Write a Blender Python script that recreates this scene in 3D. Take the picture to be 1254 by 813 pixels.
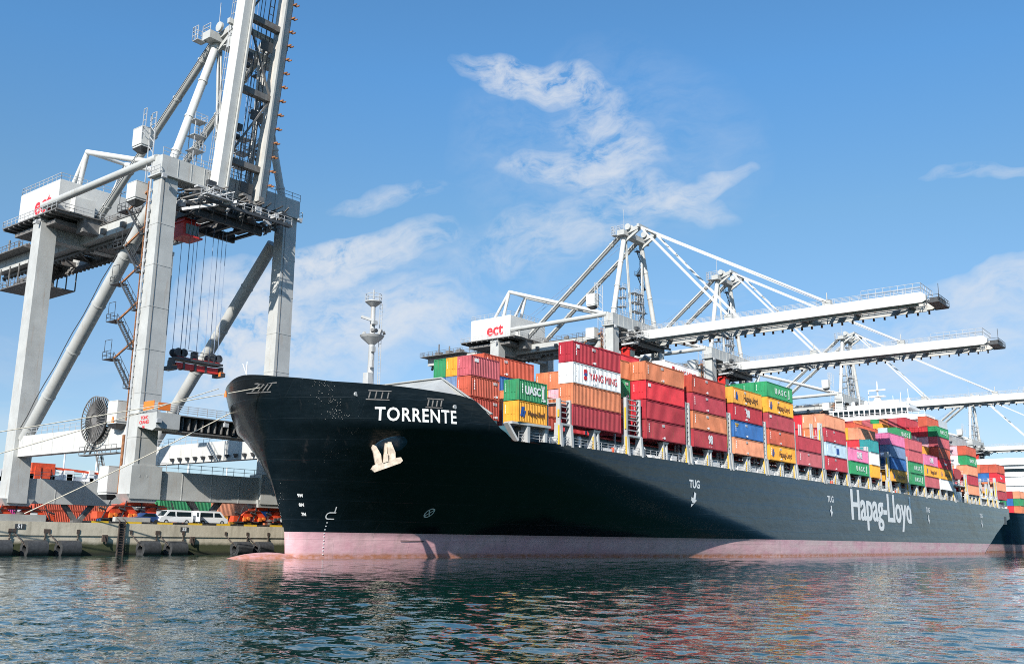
import bpy, math, random
import numpy as np
from mathutils import Vector, Matrix
random.seed(7); np.random.seed(7)
D = bpy.data; SC = bpy.context.scene; COL = SC.collection
for o in list(D.objects): D.objects.remove(o)

# ---------------------------------------------------------------- camera, sky, sun, exposure
cam = D.objects.new('camera', D.cameras.new('camera')); COL.objects.link(cam); SC.camera = cam
cam.data.sensor_width = 36; cam.data.lens = 33.9; cam.data.clip_start = .5; cam.data.clip_end = 12000
_R = [[0.61661069, -0.17301523, -0.76802148], [-0.78718084, -0.12096055, -0.60474363], [0.01172956, 0.97746318, -0.21077985]]
cam.matrix_world = Matrix.Translation((0, 0, 2.446)) @ Matrix(_R).to_4x4()

SUN = Vector((-1.44, -.55, 1.0)).normalized()
sl = D.lights.new('sun', 'SUN'); sl.energy = 5.0; sl.angle = math.radians(.5); sl.color = (1, .95, .87)
so = D.objects.new('sun', sl); COL.objects.link(so); so.rotation_euler = (-SUN).to_track_quat('-Z', 'Y').to_euler()
so.location = SUN * 600
SC.view_settings.view_transform = 'Standard'; SC.view_settings.look = 'None'
SC.view_settings.exposure = 0.56; SC.view_settings.gamma = 1; SC.view_settings.use_curve_mapping = False
SC.render.resolution_x = 1024; SC.render.resolution_y = 663
SC.render.engine = 'CYCLES'; SC.cycles.filter_width = 1.0; SC.cycles.use_denoising = False
SC.cycles.caustics_reflective = False; SC.cycles.caustics_refractive = False; SC.cycles.sample_clamp_indirect = 6.0; SC.cycles.blur_glossy = .5

def world():
    w = D.worlds.new('World'); SC.world = w; w.use_nodes = True
    nt = w.node_tree; N = nt.nodes; L = nt.links; N.clear()
    out = N.new('ShaderNodeOutputWorld'); bg = N.new('ShaderNodeBackground'); bg.inputs[1].default_value = .111
    sky = N.new('ShaderNodeTexSky'); sky.sky_type = 'NISHITA'; sky.sun_disc = False
    sky.sun_elevation = math.asin(SUN.z); sky.sun_rotation = math.atan2(SUN.x, SUN.y)
    sky.air_density = 1.0; sky.dust_density = .35; sky.ozone_density = 2.2
    tc = N.new('ShaderNodeTexCoord')
    def math_(op, a, b=None, c=None):
        n = N.new('ShaderNodeMath'); n.operation = op
        for i, x in enumerate((a, b, c)):
            if x is None: continue
            if isinstance(x, (int, float)): n.inputs[i].default_value = x
            else: L.new(x, n.inputs[i])
        return n.outputs[0]
    def dot(v, c):
        n = N.new('ShaderNodeVectorMath'); n.operation = 'DOT_PRODUCT'; L.new(v, n.inputs[0]); n.inputs[1].default_value = c
        return n.outputs['Value']
    def noise(scale, detail, rough, stretch, dist=0.0):
        m = N.new('ShaderNodeMapping'); m.inputs['Scale'].default_value = stretch; L.new(tc.outputs['Generated'], m.inputs[0])
        n = N.new('ShaderNodeTexNoise'); n.inputs['Scale'].default_value = scale; n.inputs['Detail'].default_value = detail
        n.inputs['Roughness'].default_value = rough; n.inputs['Distortion'].default_value = dist
        L.new(m.outputs[0], n.inputs[0]); return n.outputs[0]
    d0 = tc.outputs['Generated']
    # wind-combed cirrus: warp the direction by a soft noise, then fine fibres
    wn = N.new('ShaderNodeTexNoise'); wn.inputs['Scale'].default_value = 5.0; wn.inputs['Detail'].default_value = 4; wn.inputs['Roughness'].default_value = .6
    L.new(d0, wn.inputs[0])
    sub = N.new('ShaderNodeVectorMath'); sub.operation = 'SUBTRACT'; L.new(wn.outputs['Color'], sub.inputs[0]); sub.inputs[1].default_value = (.5, .5, .5)
    scl = N.new('ShaderNodeVectorMath'); scl.operation = 'SCALE'; L.new(sub.outputs[0], scl.inputs[0]); scl.inputs['Scale'].default_value = .10
    add = N.new('ShaderNodeVectorMath'); add.operation = 'ADD'; L.new(d0, add.inputs[0]); L.new(scl.outputs[0], add.inputs[1])
    dw = add.outputs[0]
    fib = N.new('ShaderNodeTexNoise'); fib.inputs['Scale'].default_value = 44; fib.inputs['Detail'].default_value = 8; fib.inputs['Roughness'].default_value = .66; fib.inputs['Distortion'].default_value = .15
    mp = N.new('ShaderNodeMapping'); mp.inputs['Rotation'].default_value = (.3, .5, .2); mp.inputs['Scale'].default_value = (1.0, .30, 1.15); L.new(dw, mp.inputs[0]); L.new(mp.outputs[0], fib.inputs[0])
    big = noise(6.5, 6, .6, (1, 1, 1.6), .6)
    total = None
    for (c, e1, e2, s1, s2, k, puffy) in CLOUDS:
        a = math_('DIVIDE', dot(dw, e1), s1); b = math_('DIVIDE', dot(dw, e2), s2)
        f = dot(dw, c)
        r2 = math_('ADD', math_('MULTIPLY', a, a), math_('MULTIPLY', b, b))
        m = math_('MAXIMUM', math_('SUBTRACT', 1.0, r2), 0.0)
        m = math_('MULTIPLY', m, math_('GREATER_THAN', f, 0.2))
        m = math_('POWER', m, .8)
        tex = math_('ADD', math_('MULTIPLY', fib.outputs[0], 1 - puffy), math_('MULTIPLY', big, puffy))
        q = math_('MULTIPLY', math_('SUBTRACT', tex, .40), 3.6)
        q = math_('MAXIMUM', q, 0.0)
        q = math_('MULTIPLY', math_('MULTIPLY', q, m), k * .95)
        total = q if total is None else math_('ADD', total, q)
    # low bank of pale cloud along the horizon
    sep = N.new('ShaderNodeSeparateXYZ'); L.new(d0, sep.inputs[0])
    zz = sep.outputs[2]
    low = math_('MAXIMUM', math_('SUBTRACT', 1.0, math_('DIVIDE', zz, .27)), 0.0)
    nl = noise(4.0, 6, .58, (1, 1, 3.2), .8)
    lb = math_('MAXIMUM', math_('SUBTRACT', math_('ADD', math_('MULTIPLY', low, .42), math_('MULTIPLY', nl, .9)), .62), 0.0)
    total = math_('ADD', total, math_('MULTIPLY', lb, 1.25))
    fac = math_('MULTIPLY', math_('SUBTRACT', 1.0, math_('POWER', 2.718, math_('MULTIPLY', total, -1.25))), .9)
    mix = N.new('ShaderNodeMix'); mix.data_type = 'RGBA'
    tint = N.new('ShaderNodeMix'); tint.data_type = 'RGBA'; tint.blend_type = 'MULTIPLY'; tint.inputs['Factor'].default_value = 1
    sp0 = N.new('ShaderNodeSeparateXYZ'); L.new(d0, sp0.inputs[0]); cr = N.new('ShaderNodeValToRGB'); L.new(sp0.outputs[2], cr.inputs[0])
    e = cr.color_ramp.elements; e[0].position = 0; e[0].color = (.43, .58, .77, 1); e[1].position = 1; e[1].color = (.58, .95, 1.12, 1)
    for p_, c_ in ((.15, (.61, .68, .76)), (.32, (.65, .86, .90)), (.45, (.58, .97, 1.15))): k_ = e.new(p_); k_.color = (*c_, 1)
    L.new(sky.outputs[0], tint.inputs['A']); L.new(cr.outputs[0], tint.inputs['B'])
    L.new(fac, mix.inputs['Factor']); L.new(tint.outputs['Result'], mix.inputs['A']); mix.inputs['B'].default_value = (4.7, 4.9, 5.2, 1)
    L.new(mix.outputs['Result'], bg.inputs[0]); L.new(bg.outputs[0], out.inputs[0])

def pix_dir(px, py):     # photograph pixel (1254 wide) to a direction in the world
    v = Vector((px - 627, -(py - 406.5), -1180.8)); return (Matrix(_R) @ v).normalized()
def cloud(px, py, w, h, ang, k, puffy=.3):
    c = pix_dir(px, py); a = math.radians(ang); ca, sa = math.cos(a), math.sin(a)
    e1 = (pix_dir(px + 20 * ca, py - 20 * sa) - c).normalized(); e2 = c.cross(e1).normalized()
    return (tuple(c), tuple(e1), tuple(e2), w / 1180., h / 1180., k, puffy)
CLOUDS = [cloud(640, 88, 95, 34, -6, 2.2), cloud(722, 118, 60, 32, -42, .9), cloud(738, 168, 80, 32, -18, .8), cloud(700, 205, 110, 26, 8, 1.2),
          cloud(770, 236, 130, 28, -12, 1.1), cloud(846, 238, 74, 13, 27, 1.1), cloud(690, 288, 120, 42, 12, .75), cloud(725, 190, 200, 140, 0, .22),
          cloud(425, 322, 135, 32, 14, 2.3, .5), cloud(375, 400, 210, 60, 6, 1.8, .6), cloud(285, 390, 90, 85, 20, 2.6, .5), cloud(400, 315, 80, 20, 16, 1.6, .3), cloud(520, 405, 150, 40, 0, 1.3, .5),
          cloud(1215, 212, 90, 9, 3, .7), cloud(1235, 345, 80, 22, 5, 1.3, .4), cloud(1190, 390, 190, 45, 5, .7, .5), cloud(470, 245, 70, 14, 4, .8),
          cloud(1080, 440, 260, 60, 6, .6, .5), cloud(330, 462, 200, 40, 5, 1.1, .6), cloud(560, 330, 200, 50, 8, .4, .4)]
world()

# ---------------------------------------------------------------- materials
def mat(name, col, rough=.55, metal=0.0, var=.12, vscale=.35, bump=0.0, bscale=3.0, streak=0.0, streak_col=(.16, .06, .025), spec=.5, coat=0.0):
    m = D.materials.new(name); m.use_nodes = True; nt = m.node_tree; N = nt.nodes; L = nt.links
    p = N['Principled BSDF']; p.inputs['Roughness'].default_value = rough; p.inputs['Metallic'].default_value = metal
    p.inputs['Specular IOR Level'].default_value = spec; p.inputs['Coat Weight'].default_value = coat; p.inputs['Coat Roughness'].default_value = .12
    tc = N.new('ShaderNodeTexCoord'); geo = N.new('ShaderNodeNewGeometry')
    n = N.new('ShaderNodeTexNoise'); n.inputs['Scale'].default_value = vscale; n.inputs['Detail'].default_value = 8; n.inputs['Roughness'].default_value = .65
    L.new(geo.outputs['Position'], n.inputs[0])
    mix = N.new('ShaderNodeMix'); mix.data_type = 'RGBA'
    c = Vector(col); mix.inputs['A'].default_value = (*(c * (1 - var * 1.6)), 1); mix.inputs['B'].default_value = (*(c * (1 + var)), 1)
    mr = N.new('ShaderNodeMapRange'); mr.inputs[1].default_value = .3; mr.inputs[2].default_value = .7; L.new(n.outputs[0], mr.inputs[0])
    L.new(mr.outputs[0], mix.inputs['Factor']); last = mix.outputs['Result']
    if streak > 0:      # run-down rust and dirt
        mp = N.new('ShaderNodeMapping'); mp.inputs['Scale'].default_value = (1.6, 1.6, .13); L.new(geo.outputs['Position'], mp.inputs[0])
        n2 = N.new('ShaderNodeTexNoise'); n2.inputs['Scale'].default_value = 1.3; n2.inputs['Detail'].default_value = 6; n2.inputs['Roughness'].default_value = .7
        L.new(mp.outputs[0], n2.inputs[0])
        mr2 = N.new('ShaderNodeMapRange'); mr2.inputs[1].default_value = .56; mr2.inputs[2].default_value = .78; mr2.inputs[4].default_value = streak
        L.new(n2.outputs[0], mr2.inputs[0])
        mx = N.new('ShaderNodeMix'); mx.data_type = 'RGBA'; L.new(mr2.outputs[0], mx.inputs['Factor']); L.new(last, mx.inputs['A']); mx.inputs['B'].default_value = (*streak_col, 1)
        last = mx.outputs['Result']
    L.new(last, p.inputs['Base Color'])
    if bump > 0:
        n3 = N.new('ShaderNodeTexNoise'); n3.inputs['Scale'].default_value = bscale; n3.inputs['Detail'].default_value = 5; L.new(geo.outputs['Position'], n3.inputs[0])
        b = N.new('ShaderNodeBump'); b.inputs['Strength'].default_value = bump; b.inputs['Distance'].default_value = .05
        L.new(n3.outputs[0], b.inputs['Height']); L.new(b.outputs[0], p.inputs['Normal'])
    return m
M = {}
M['crane'] = mat('crane_grey_paint', (.44, .445, .43), .5, var=.10, streak=.55, streak_col=(.30, .19, .11))
M['cranew'] = mat('crane_white_paint', (.55, .55, .53), .5, var=.07, streak=.4, streak_col=(.38, .27, .18))
M['under'] = mat('dirty_steel', (.16, .155, .15), .6, var=.3, vscale=1.2, streak=.5)
M['dark'] = mat('dark_steel', (.055, .058, .062), .5, var=.3, vscale=1.5)
M['cranerust'] = mat('rusty_crane_paint', (.52, .50, .46), .55, var=.12, streak=.9, streak_col=(.36, .17, .07))
M['galv'] = mat('galvanised_rail', (.42, .43, .44), .45, var=.15)
M['rust'] = mat('rusty_steel', (.30, .13, .055), .75, var=.35, vscale=1.4)
M['bogie'] = mat('bogie_red_paint', (.68, .085, .03), .5, var=.25, vscale=.9, streak=.5, streak_col=(.05, .02, .015))
M['bogieo'] = mat('bogie_orange_paint', (.80, .20, .035), .5, var=.2, vscale=.9, streak=.5, streak_col=(.08, .03, .02))
M['red'] = mat('red_paint', (.55, .03, .025), .45)
M['orange'] = mat('orange_paint', (.80, .20, .03), .5)
M['glass'] = mat('dark_glass', (.012, .022, .028), .06, spec=.8, var=.05)
M['cabglass'] = mat('teal_cab_glass', (.02, .10, .12), .15, spec=.8)
M['rubber'] = mat('black_rubber', (.045, .047, .05), .6, var=.3, vscale=2)
M['rope'] = mat('mooring_rope', (.50, .46, .38), .85, var=.2, vscale=4)
M['wire'] = mat('wire_rope', (.22, .29, .42), .5)
M['white'] = mat('white_paint', (.80, .80, .79), .4, var=.04, streak=.25, streak_col=(.45, .34, .24))
M['letter'] = mat('white_lettering', (.82, .82, .81), .5, var=.03)
M['letterred'] = mat('red_lettering', (.62, .03, .04), .5, var=.03)
M['letterblue'] = mat('blue_lettering', (.02, .09, .35), .5, var=.03)
M['letterdark'] = mat('brown_lettering', (.12, .05, .02), .5, var=.03)
M['deck'] = mat('deck_paint', (.13, .06, .05), .7, var=.3)
M['coam'] = mat('coaming_paint', (.05, .13, .17), .5, var=.25)
M['yellow'] = mat('yellow_paint', (.75, .45, .03), .5)
M['shipgrey'] = mat('ship_grey_paint', (.42, .43, .43), .5, var=.12, streak=.6, streak_col=(.32, .22, .13))
M['bwgrey'] = mat('breakwater_paint', (.36, .37, .36), .5, var=.12, streak=.6, streak_col=(.30, .22, .14))
M['shipwhite'] = mat('ship_white_paint', (.74, .75, .75), .45, var=.06, streak=.45, streak_col=(.40, .27, .17))
M['anchor'] = mat('anchor_cream', (.60, .50, .40), .7, var=.3, vscale=1.5, streak=.6, streak_col=(.42, .22, .12))
M['chain'] = mat('chain_steel', (.075, .055, .045), .7)
M['tyre'] = mat('tyre', (.02, .02, .02), .8)
M['bluecar'] = mat('blue_car_paint', (.03, .07, .2), .25, coat=.6)
M['vanwhite'] = mat('van_white_paint', (.80, .81, .82), .25, coat=.5, var=.02)
M['asphalt'] = mat('yard_asphalt', (.10, .10, .098), .85, var=.25, vscale=.12)
M['grey'] = mat('concrete_block', (.40, .385, .35), .85, var=.15, vscale=.6, streak=.5, streak_col=(.14, .13, .11))
CC = dict(dkred=(.36, .025, .04), dkred2=(.38, .04, .06), red=(.58, .03, .045), redbrown=(.40, .06, .04), redorange=(.52, .095, .052),
          orange=(.60, .19, .085), ltorange=(.68, .28, .16), yellow=(.74, .34, .04), green=(.025, .25, .10), teal=(.02, .27, .29), blue=(.03, .13, .36),
          steelblue=(.16, .25, .42), ltblue=(.42, .56, .68), white=(.76, .77, .77), pink=(.62, .17, .33), ltpink=(.68, .38, .44), pinkred=(.46, .10, .12), grey=(.30, .32, .34), magenta=(.48, .06, .24))
CN = dict(dkred='dark red', dkred2='maroon', red='bright red', redbrown='red-brown', redorange='rusty red', orange='orange', ltorange='pale orange', yellow='yellow',
          green='green', teal='teal', blue='blue', steelblue='faded blue', ltblue='pale blue', white='white', pink='pink', ltpink='pale pink', pinkred='faded red', grey='grey', magenta='magenta')
CM = {}
for k, c in CC.items():
    CM[k] = [mat('container_' + k + ('' if i == 0 else '_worn'), tuple(Vector(c) * f + Vector((a, a, a))), .55, spec=.3, var=.16, vscale=.5, streak=st, streak_col=(.17, .075, .04)) for i, (f, a, st) in enumerate(((1, 0, .3), (.88, .012, .75)))]

def hull_mat():
    m = D.materials.new('hull_paint'); m.use_nodes = True; nt = m.node_tree; N = nt.nodes; L = nt.links; p = N['Principled BSDF']
    geo = N.new('ShaderNodeNewGeometry'); sep = N.new('ShaderNodeSeparateXYZ'); L.new(geo.outputs['Position'], sep.inputs[0])
    def nz(scale, detail, stretch):
        mp = N.new('ShaderNodeMapping'); mp.inputs['Scale'].default_value = stretch; L.new(geo.outputs['Position'], mp.inputs[0])
        n = N.new('ShaderNodeTexNoise'); n.inputs['Scale'].default_value = scale; n.inputs['Detail'].default_value = detail; n.inputs['Roughness'].default_value = .65
        L.new(mp.outputs[0], n.inputs[0]); return n.outputs[0]
    def mixc(f, a, b):
        x = N.new('ShaderNodeMix'); x.data_type = 'RGBA'
        for s, v in (('Factor', f), ('A', a), ('B', b)):
            if isinstance(v, tuple): x.inputs[s].default_value = (*v, 1)
            elif isinstance(v, float): x.inputs[s].default_value = v
            else: L.new(v, x.inputs[s])
        return x.outputs['Result']
    def mr(x, a, b, c=0., d=1.):
        n = N.new('ShaderNodeMapRange'); L.new(x, n.inputs[0])
        for i, v in enumerate((a, b, c, d)): n.inputs[i + 1].default_value = v
        return n.outputs[0]
    blk = mixc(mr(nz(.5, 6, (1, 1, 1)), .35, .7), (.0025, .005, .007), (.005, .009, .012))
    blk = mixc(mr(nz(.9, 6, (1, 1, .06)), .62, .8, 0, .55), blk, (.055, .05, .05))       # faint run-down streaks
    pk = mixc(mr(nz(.35, 7, (1, 1, 1.8)), .35, .7), (.58, .31, .35), (.68, .43, .45))
    pk = mixc(mr(nz(.8, 7, (1, 1, .10)), .5, .75, 0, .8), pk, (.40, .27, .27))
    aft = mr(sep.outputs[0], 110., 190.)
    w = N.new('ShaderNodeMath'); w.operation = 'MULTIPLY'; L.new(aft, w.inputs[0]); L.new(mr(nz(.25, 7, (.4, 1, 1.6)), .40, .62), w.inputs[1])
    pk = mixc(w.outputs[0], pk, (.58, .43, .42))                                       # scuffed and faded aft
    lowb = mr(sep.outputs[2], .75, .35)
    lw = N.new('ShaderNodeMath'); lw.operation = 'MULTIPLY'; L.new(lowb, lw.inputs[0]); L.new(mr(nz(1.2, 5, (1, 1, 2)), .3, .6, .2, 1.), lw.inputs[1])
    pk = mixc(lw.outputs[0], pk, (.42, .17, .10))                                      # weed and rust line at the water
    blk = mixc(mr(sep.outputs[0], 112., 185., 0, .85), blk, (.009, .034, .066))       # sky reflection on the aft side put into the colour as navy
    # plating: strakes, butts, scuffs
    cmb = N.new('ShaderNodeCombineXYZ'); L.new(sep.outputs[0], cmb.inputs[0]); L.new(sep.outputs[2], cmb.inputs[1])
    br = N.new('ShaderNodeTexBrick'); L.new(cmb.outputs[0], br.inputs[0]); br.inputs['Scale'].default_value = 1; br.inputs['Brick Width'].default_value = 11.0; br.inputs['Row Height'].default_value = 2.3; br.inputs['Mortar Size'].default_value = .05; br.inputs['Mortar Smooth'].default_value = .6
    br.inputs['Color1'].default_value = (.88, .88, .88, 1); br.inputs['Color2'].default_value = (1.14, 1.14, 1.14, 1); br.inputs['Mortar'].default_value = (1.4, 1.4, 1.4, 1)
    blk0 = blk; mm = N.new('ShaderNodeMix'); mm.data_type = 'RGBA'; mm.blend_type = 'MULTIPLY'; mm.inputs['Factor'].default_value = 1; L.new(blk, mm.inputs['A']); L.new(br.outputs['Color'], mm.inputs['B']); blk = mm.outputs['Result']
    sc_ = mr(nz(.30, 8, (.10, 1, 1.5)), .60, .74, 0, .5); zb_ = mr(sep.outputs[2], 10.5, 5.0); wq = N.new('ShaderNodeMath'); wq.operation = 'MULTIPLY'; L.new(sc_, wq.inputs[0]); L.new(zb_, wq.inputs[1])
    aq = N.new('ShaderNodeMath'); aq.operation = 'MULTIPLY'; L.new(wq.outputs[0], aq.inputs[0]); L.new(mr(sep.outputs[0], 120., 185.), aq.inputs[1])
    blk = mixc(aq.outputs[0], blk, (.11, .11, .11))
    rs_ = mr(nz(1.1, 6, (1, 1, .05)), .68, .76, 0, .7); ra_ = N.new('ShaderNodeMath'); ra_.operation = 'MULTIPLY'; L.new(rs_, ra_.inputs[0]); L.new(mr(sep.outputs[0], 150., 200.), ra_.inputs[1]); blk = mixc(ra_.outputs[0], blk, (.14, .07, .04))
    step = N.new('ShaderNodeMath'); step.operation = 'GREATER_THAN'; L.new(sep.outputs[2], step.inputs[0]); step.inputs[1].default_value = 3.12
    L.new(mixc(step.outputs[0], pk, blk), p.inputs['Base Color'])
    rg = N.new('ShaderNodeMix'); L.new(step.outputs[0], rg.inputs[0]); rg.inputs[2].default_value = .6; rg.inputs[3].default_value = .20; L.new(rg.outputs[0], p.inputs['Roughness'])
    p.inputs['IOR'].default_value = 1.5
    nb = nz(.22, 3, (1, 1, 2.6)); wv = N.new('ShaderNodeTexWave'); wv.bands_direction = 'Z'; wv.inputs['Scale'].default_value = .13; wv.inputs['Distortion'].default_value = 1.0
    L.new(geo.outputs['Position'], wv.inputs[0])
    ad = N.new('ShaderNodeMath'); ad.operation = 'MULTIPLY_ADD'; L.new(wv.outputs['Fac'], ad.inputs[0]); ad.inputs[1].default_value = .22; L.new(nb, ad.inputs[2]); ad2 = N.new('ShaderNodeMath'); ad2.operation = 'MULTIPLY_ADD'; L.new(br.outputs['Fac'], ad2.inputs[0]); ad2.inputs[1].default_value = .10; L.new(ad.outputs[0], ad2.inputs[2])
    b = N.new('ShaderNodeBump'); b.inputs['Strength'].default_value = .75; b.inputs['Distance'].default_value = .12; L.new(ad2.outputs[0], b.inputs['Height']); L.new(b.outputs[0], p.inputs['Normal'])
    return m
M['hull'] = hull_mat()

def quay_mat():
    m = D.materials.new('quay_wall_concrete'); m.use_nodes = True; nt = m.node_tree; N = nt.nodes; L = nt.links; p = N['Principled BSDF']; p.inputs['Roughness'].default_value = .85
    geo = N.new('ShaderNodeNewGeometry'); sep = N.new('ShaderNodeSeparateXYZ'); L.new(geo.outputs['Position'], sep.inputs[0])
    def nz(scale, stretch, det=7):
        mp = N.new('ShaderNodeMapping'); mp.inputs['Scale'].default_value = stretch; L.new(geo.outputs['Position'], mp.inputs[0])
        n = N.new('ShaderNodeTexNoise'); n.inputs['Scale'].default_value = scale; n.inputs['Detail'].default_value = det; n.inputs['Roughness'].default_value = .68; L.new(mp.outputs[0], n.inputs[0]); return n.outputs[0]
    def mr(x, a, b, c=0., d=1.):
        n = N.new('ShaderNodeMapRange'); L.new(x, n.inputs[0])
        for i, v in enumerate((a, b, c, d)): n.inputs[i + 1].default_value = v
        return n.outputs[0]
    def mixc(f, a, b):
        x = N.new('ShaderNodeMix'); x.data_type = 'RGBA'; L.new(f, x.inputs['Factor'])
        for s, v in (('A', a), ('B', b)):
            if isinstance(v, tuple): x.inputs[s].default_value = (*v, 1)
            else: L.new(v, x.inputs[s])
        return x.outputs['Result']
    c = mixc(mr(nz(.4, (1, 1, 1)), .3, .7), (.50, .44, .34), (.64, .57, .45))
    c = mixc(mr(nz(1.2, (1, 1, .12)), .48, .75, 0, .7), c, (.26, .23, .17))
    wv = N.new('ShaderNodeMath'); wv.operation = 'ADD'; L.new(sep.outputs[2], wv.inputs[0]); nn = mr(nz(.6, (1, 1, 1)), 0., 1., -.35, .35); L.new(nn, wv.inputs[1])
    c = mixc(mr(wv.outputs[0], 1.75, 1.25), c, (.055, .062, .028))
    c = mixc(mr(wv.outputs[0], .55, .15), c, (.02, .022, .014))
    L.new(c, p.inputs['Base Color'])
    b = N.new('ShaderNodeBump'); b.inputs['Strength'].default_value = .4; b.inputs['Distance'].default_value = .06; L.new(nz(2.0, (1, 1, 1)), b.inputs['Height']); L.new(b.outputs[0], p.inputs['Normal'])
    return m
M['quay'] = quay_mat()
def kerb_mat():
    m = D.materials.new('kerb_stripes'); m.use_nodes = True; nt = m.node_tree; N = nt.nodes; L = nt.links; p = N['Principled BSDF']; p.inputs['Roughness'].default_value = .7
    geo = N.new('ShaderNodeNewGeometry'); sep = N.new('ShaderNodeSeparateXYZ'); L.new(geo.outputs['Position'], sep.inputs[0])
    a = N.new('ShaderNodeMath'); a.operation = 'MODULO'; L.new(sep.outputs[0], a.inputs[0]); a.inputs[1].default_value = 4.6
    g = N.new('ShaderNodeMath'); g.operation = 'GREATER_THAN'; L.new(a.outputs[0], g.inputs[0]); g.inputs[1].default_value = 2.3
    x = N.new('ShaderNodeMix'); x.data_type = 'RGBA'; L.new(g.outputs[0], x.inputs['Factor']); x.inputs['A'].default_value = (.75, .47, .03, 1); x.inputs['B'].default_value = (.03, .03, .03, 1)
    n = N.new('ShaderNodeTexNoise'); n.inputs['Scale'].default_value = 2.5; n.inputs['Detail'].default_value = 6; L.new(geo.outputs['Position'], n.inputs[0])
    r = N.new('ShaderNodeMapRange'); r.inputs[1].default_value = .58; r.inputs[2].default_value = .72; r.inputs[4].default_value = .6; L.new(n.outputs[0], r.inputs[0])
    y = N.new('ShaderNodeMix'); y.data_type = 'RGBA'; L.new(r.outputs[0], y.inputs['Factor']); L.new(x.outputs['Result'], y.inputs['A']); y.inputs['B'].default_value = (.25, .22, .18, 1)
    L.new(y.outputs['Result'], p.inputs['Base Color']); return m
M['kerb'] = kerb_mat()
def water_mat():
    m = D.materials.new('harbour_water'); m.use_nodes = True; nt = m.node_tree; N = nt.nodes; L = nt.links; p = N['Principled BSDF']
    p.inputs['Base Color'].default_value = (.005, .032, .025, 1); p.inputs['Roughness'].default_value = .015; p.inputs['IOR'].default_value = 1.8
    geo = N.new('ShaderNodeNewGeometry')
    n = N.new('ShaderNodeTexNoise'); n.inputs['Scale'].default_value = 1.3; n.inputs['Detail'].default_value = 3; n.inputs['Roughness'].default_value = .55
    L.new(geo.outputs['Position'], n.inputs[0])
    b = N.new('ShaderNodeBump'); b.inputs['Strength'].default_value = .5; b.inputs['Distance'].default_value = .07; L.new(n.outputs[0], b.inputs['Height']); L.new(b.outputs[0], p.inputs['Normal'])
    return m
M['water'] = water_mat()

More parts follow.
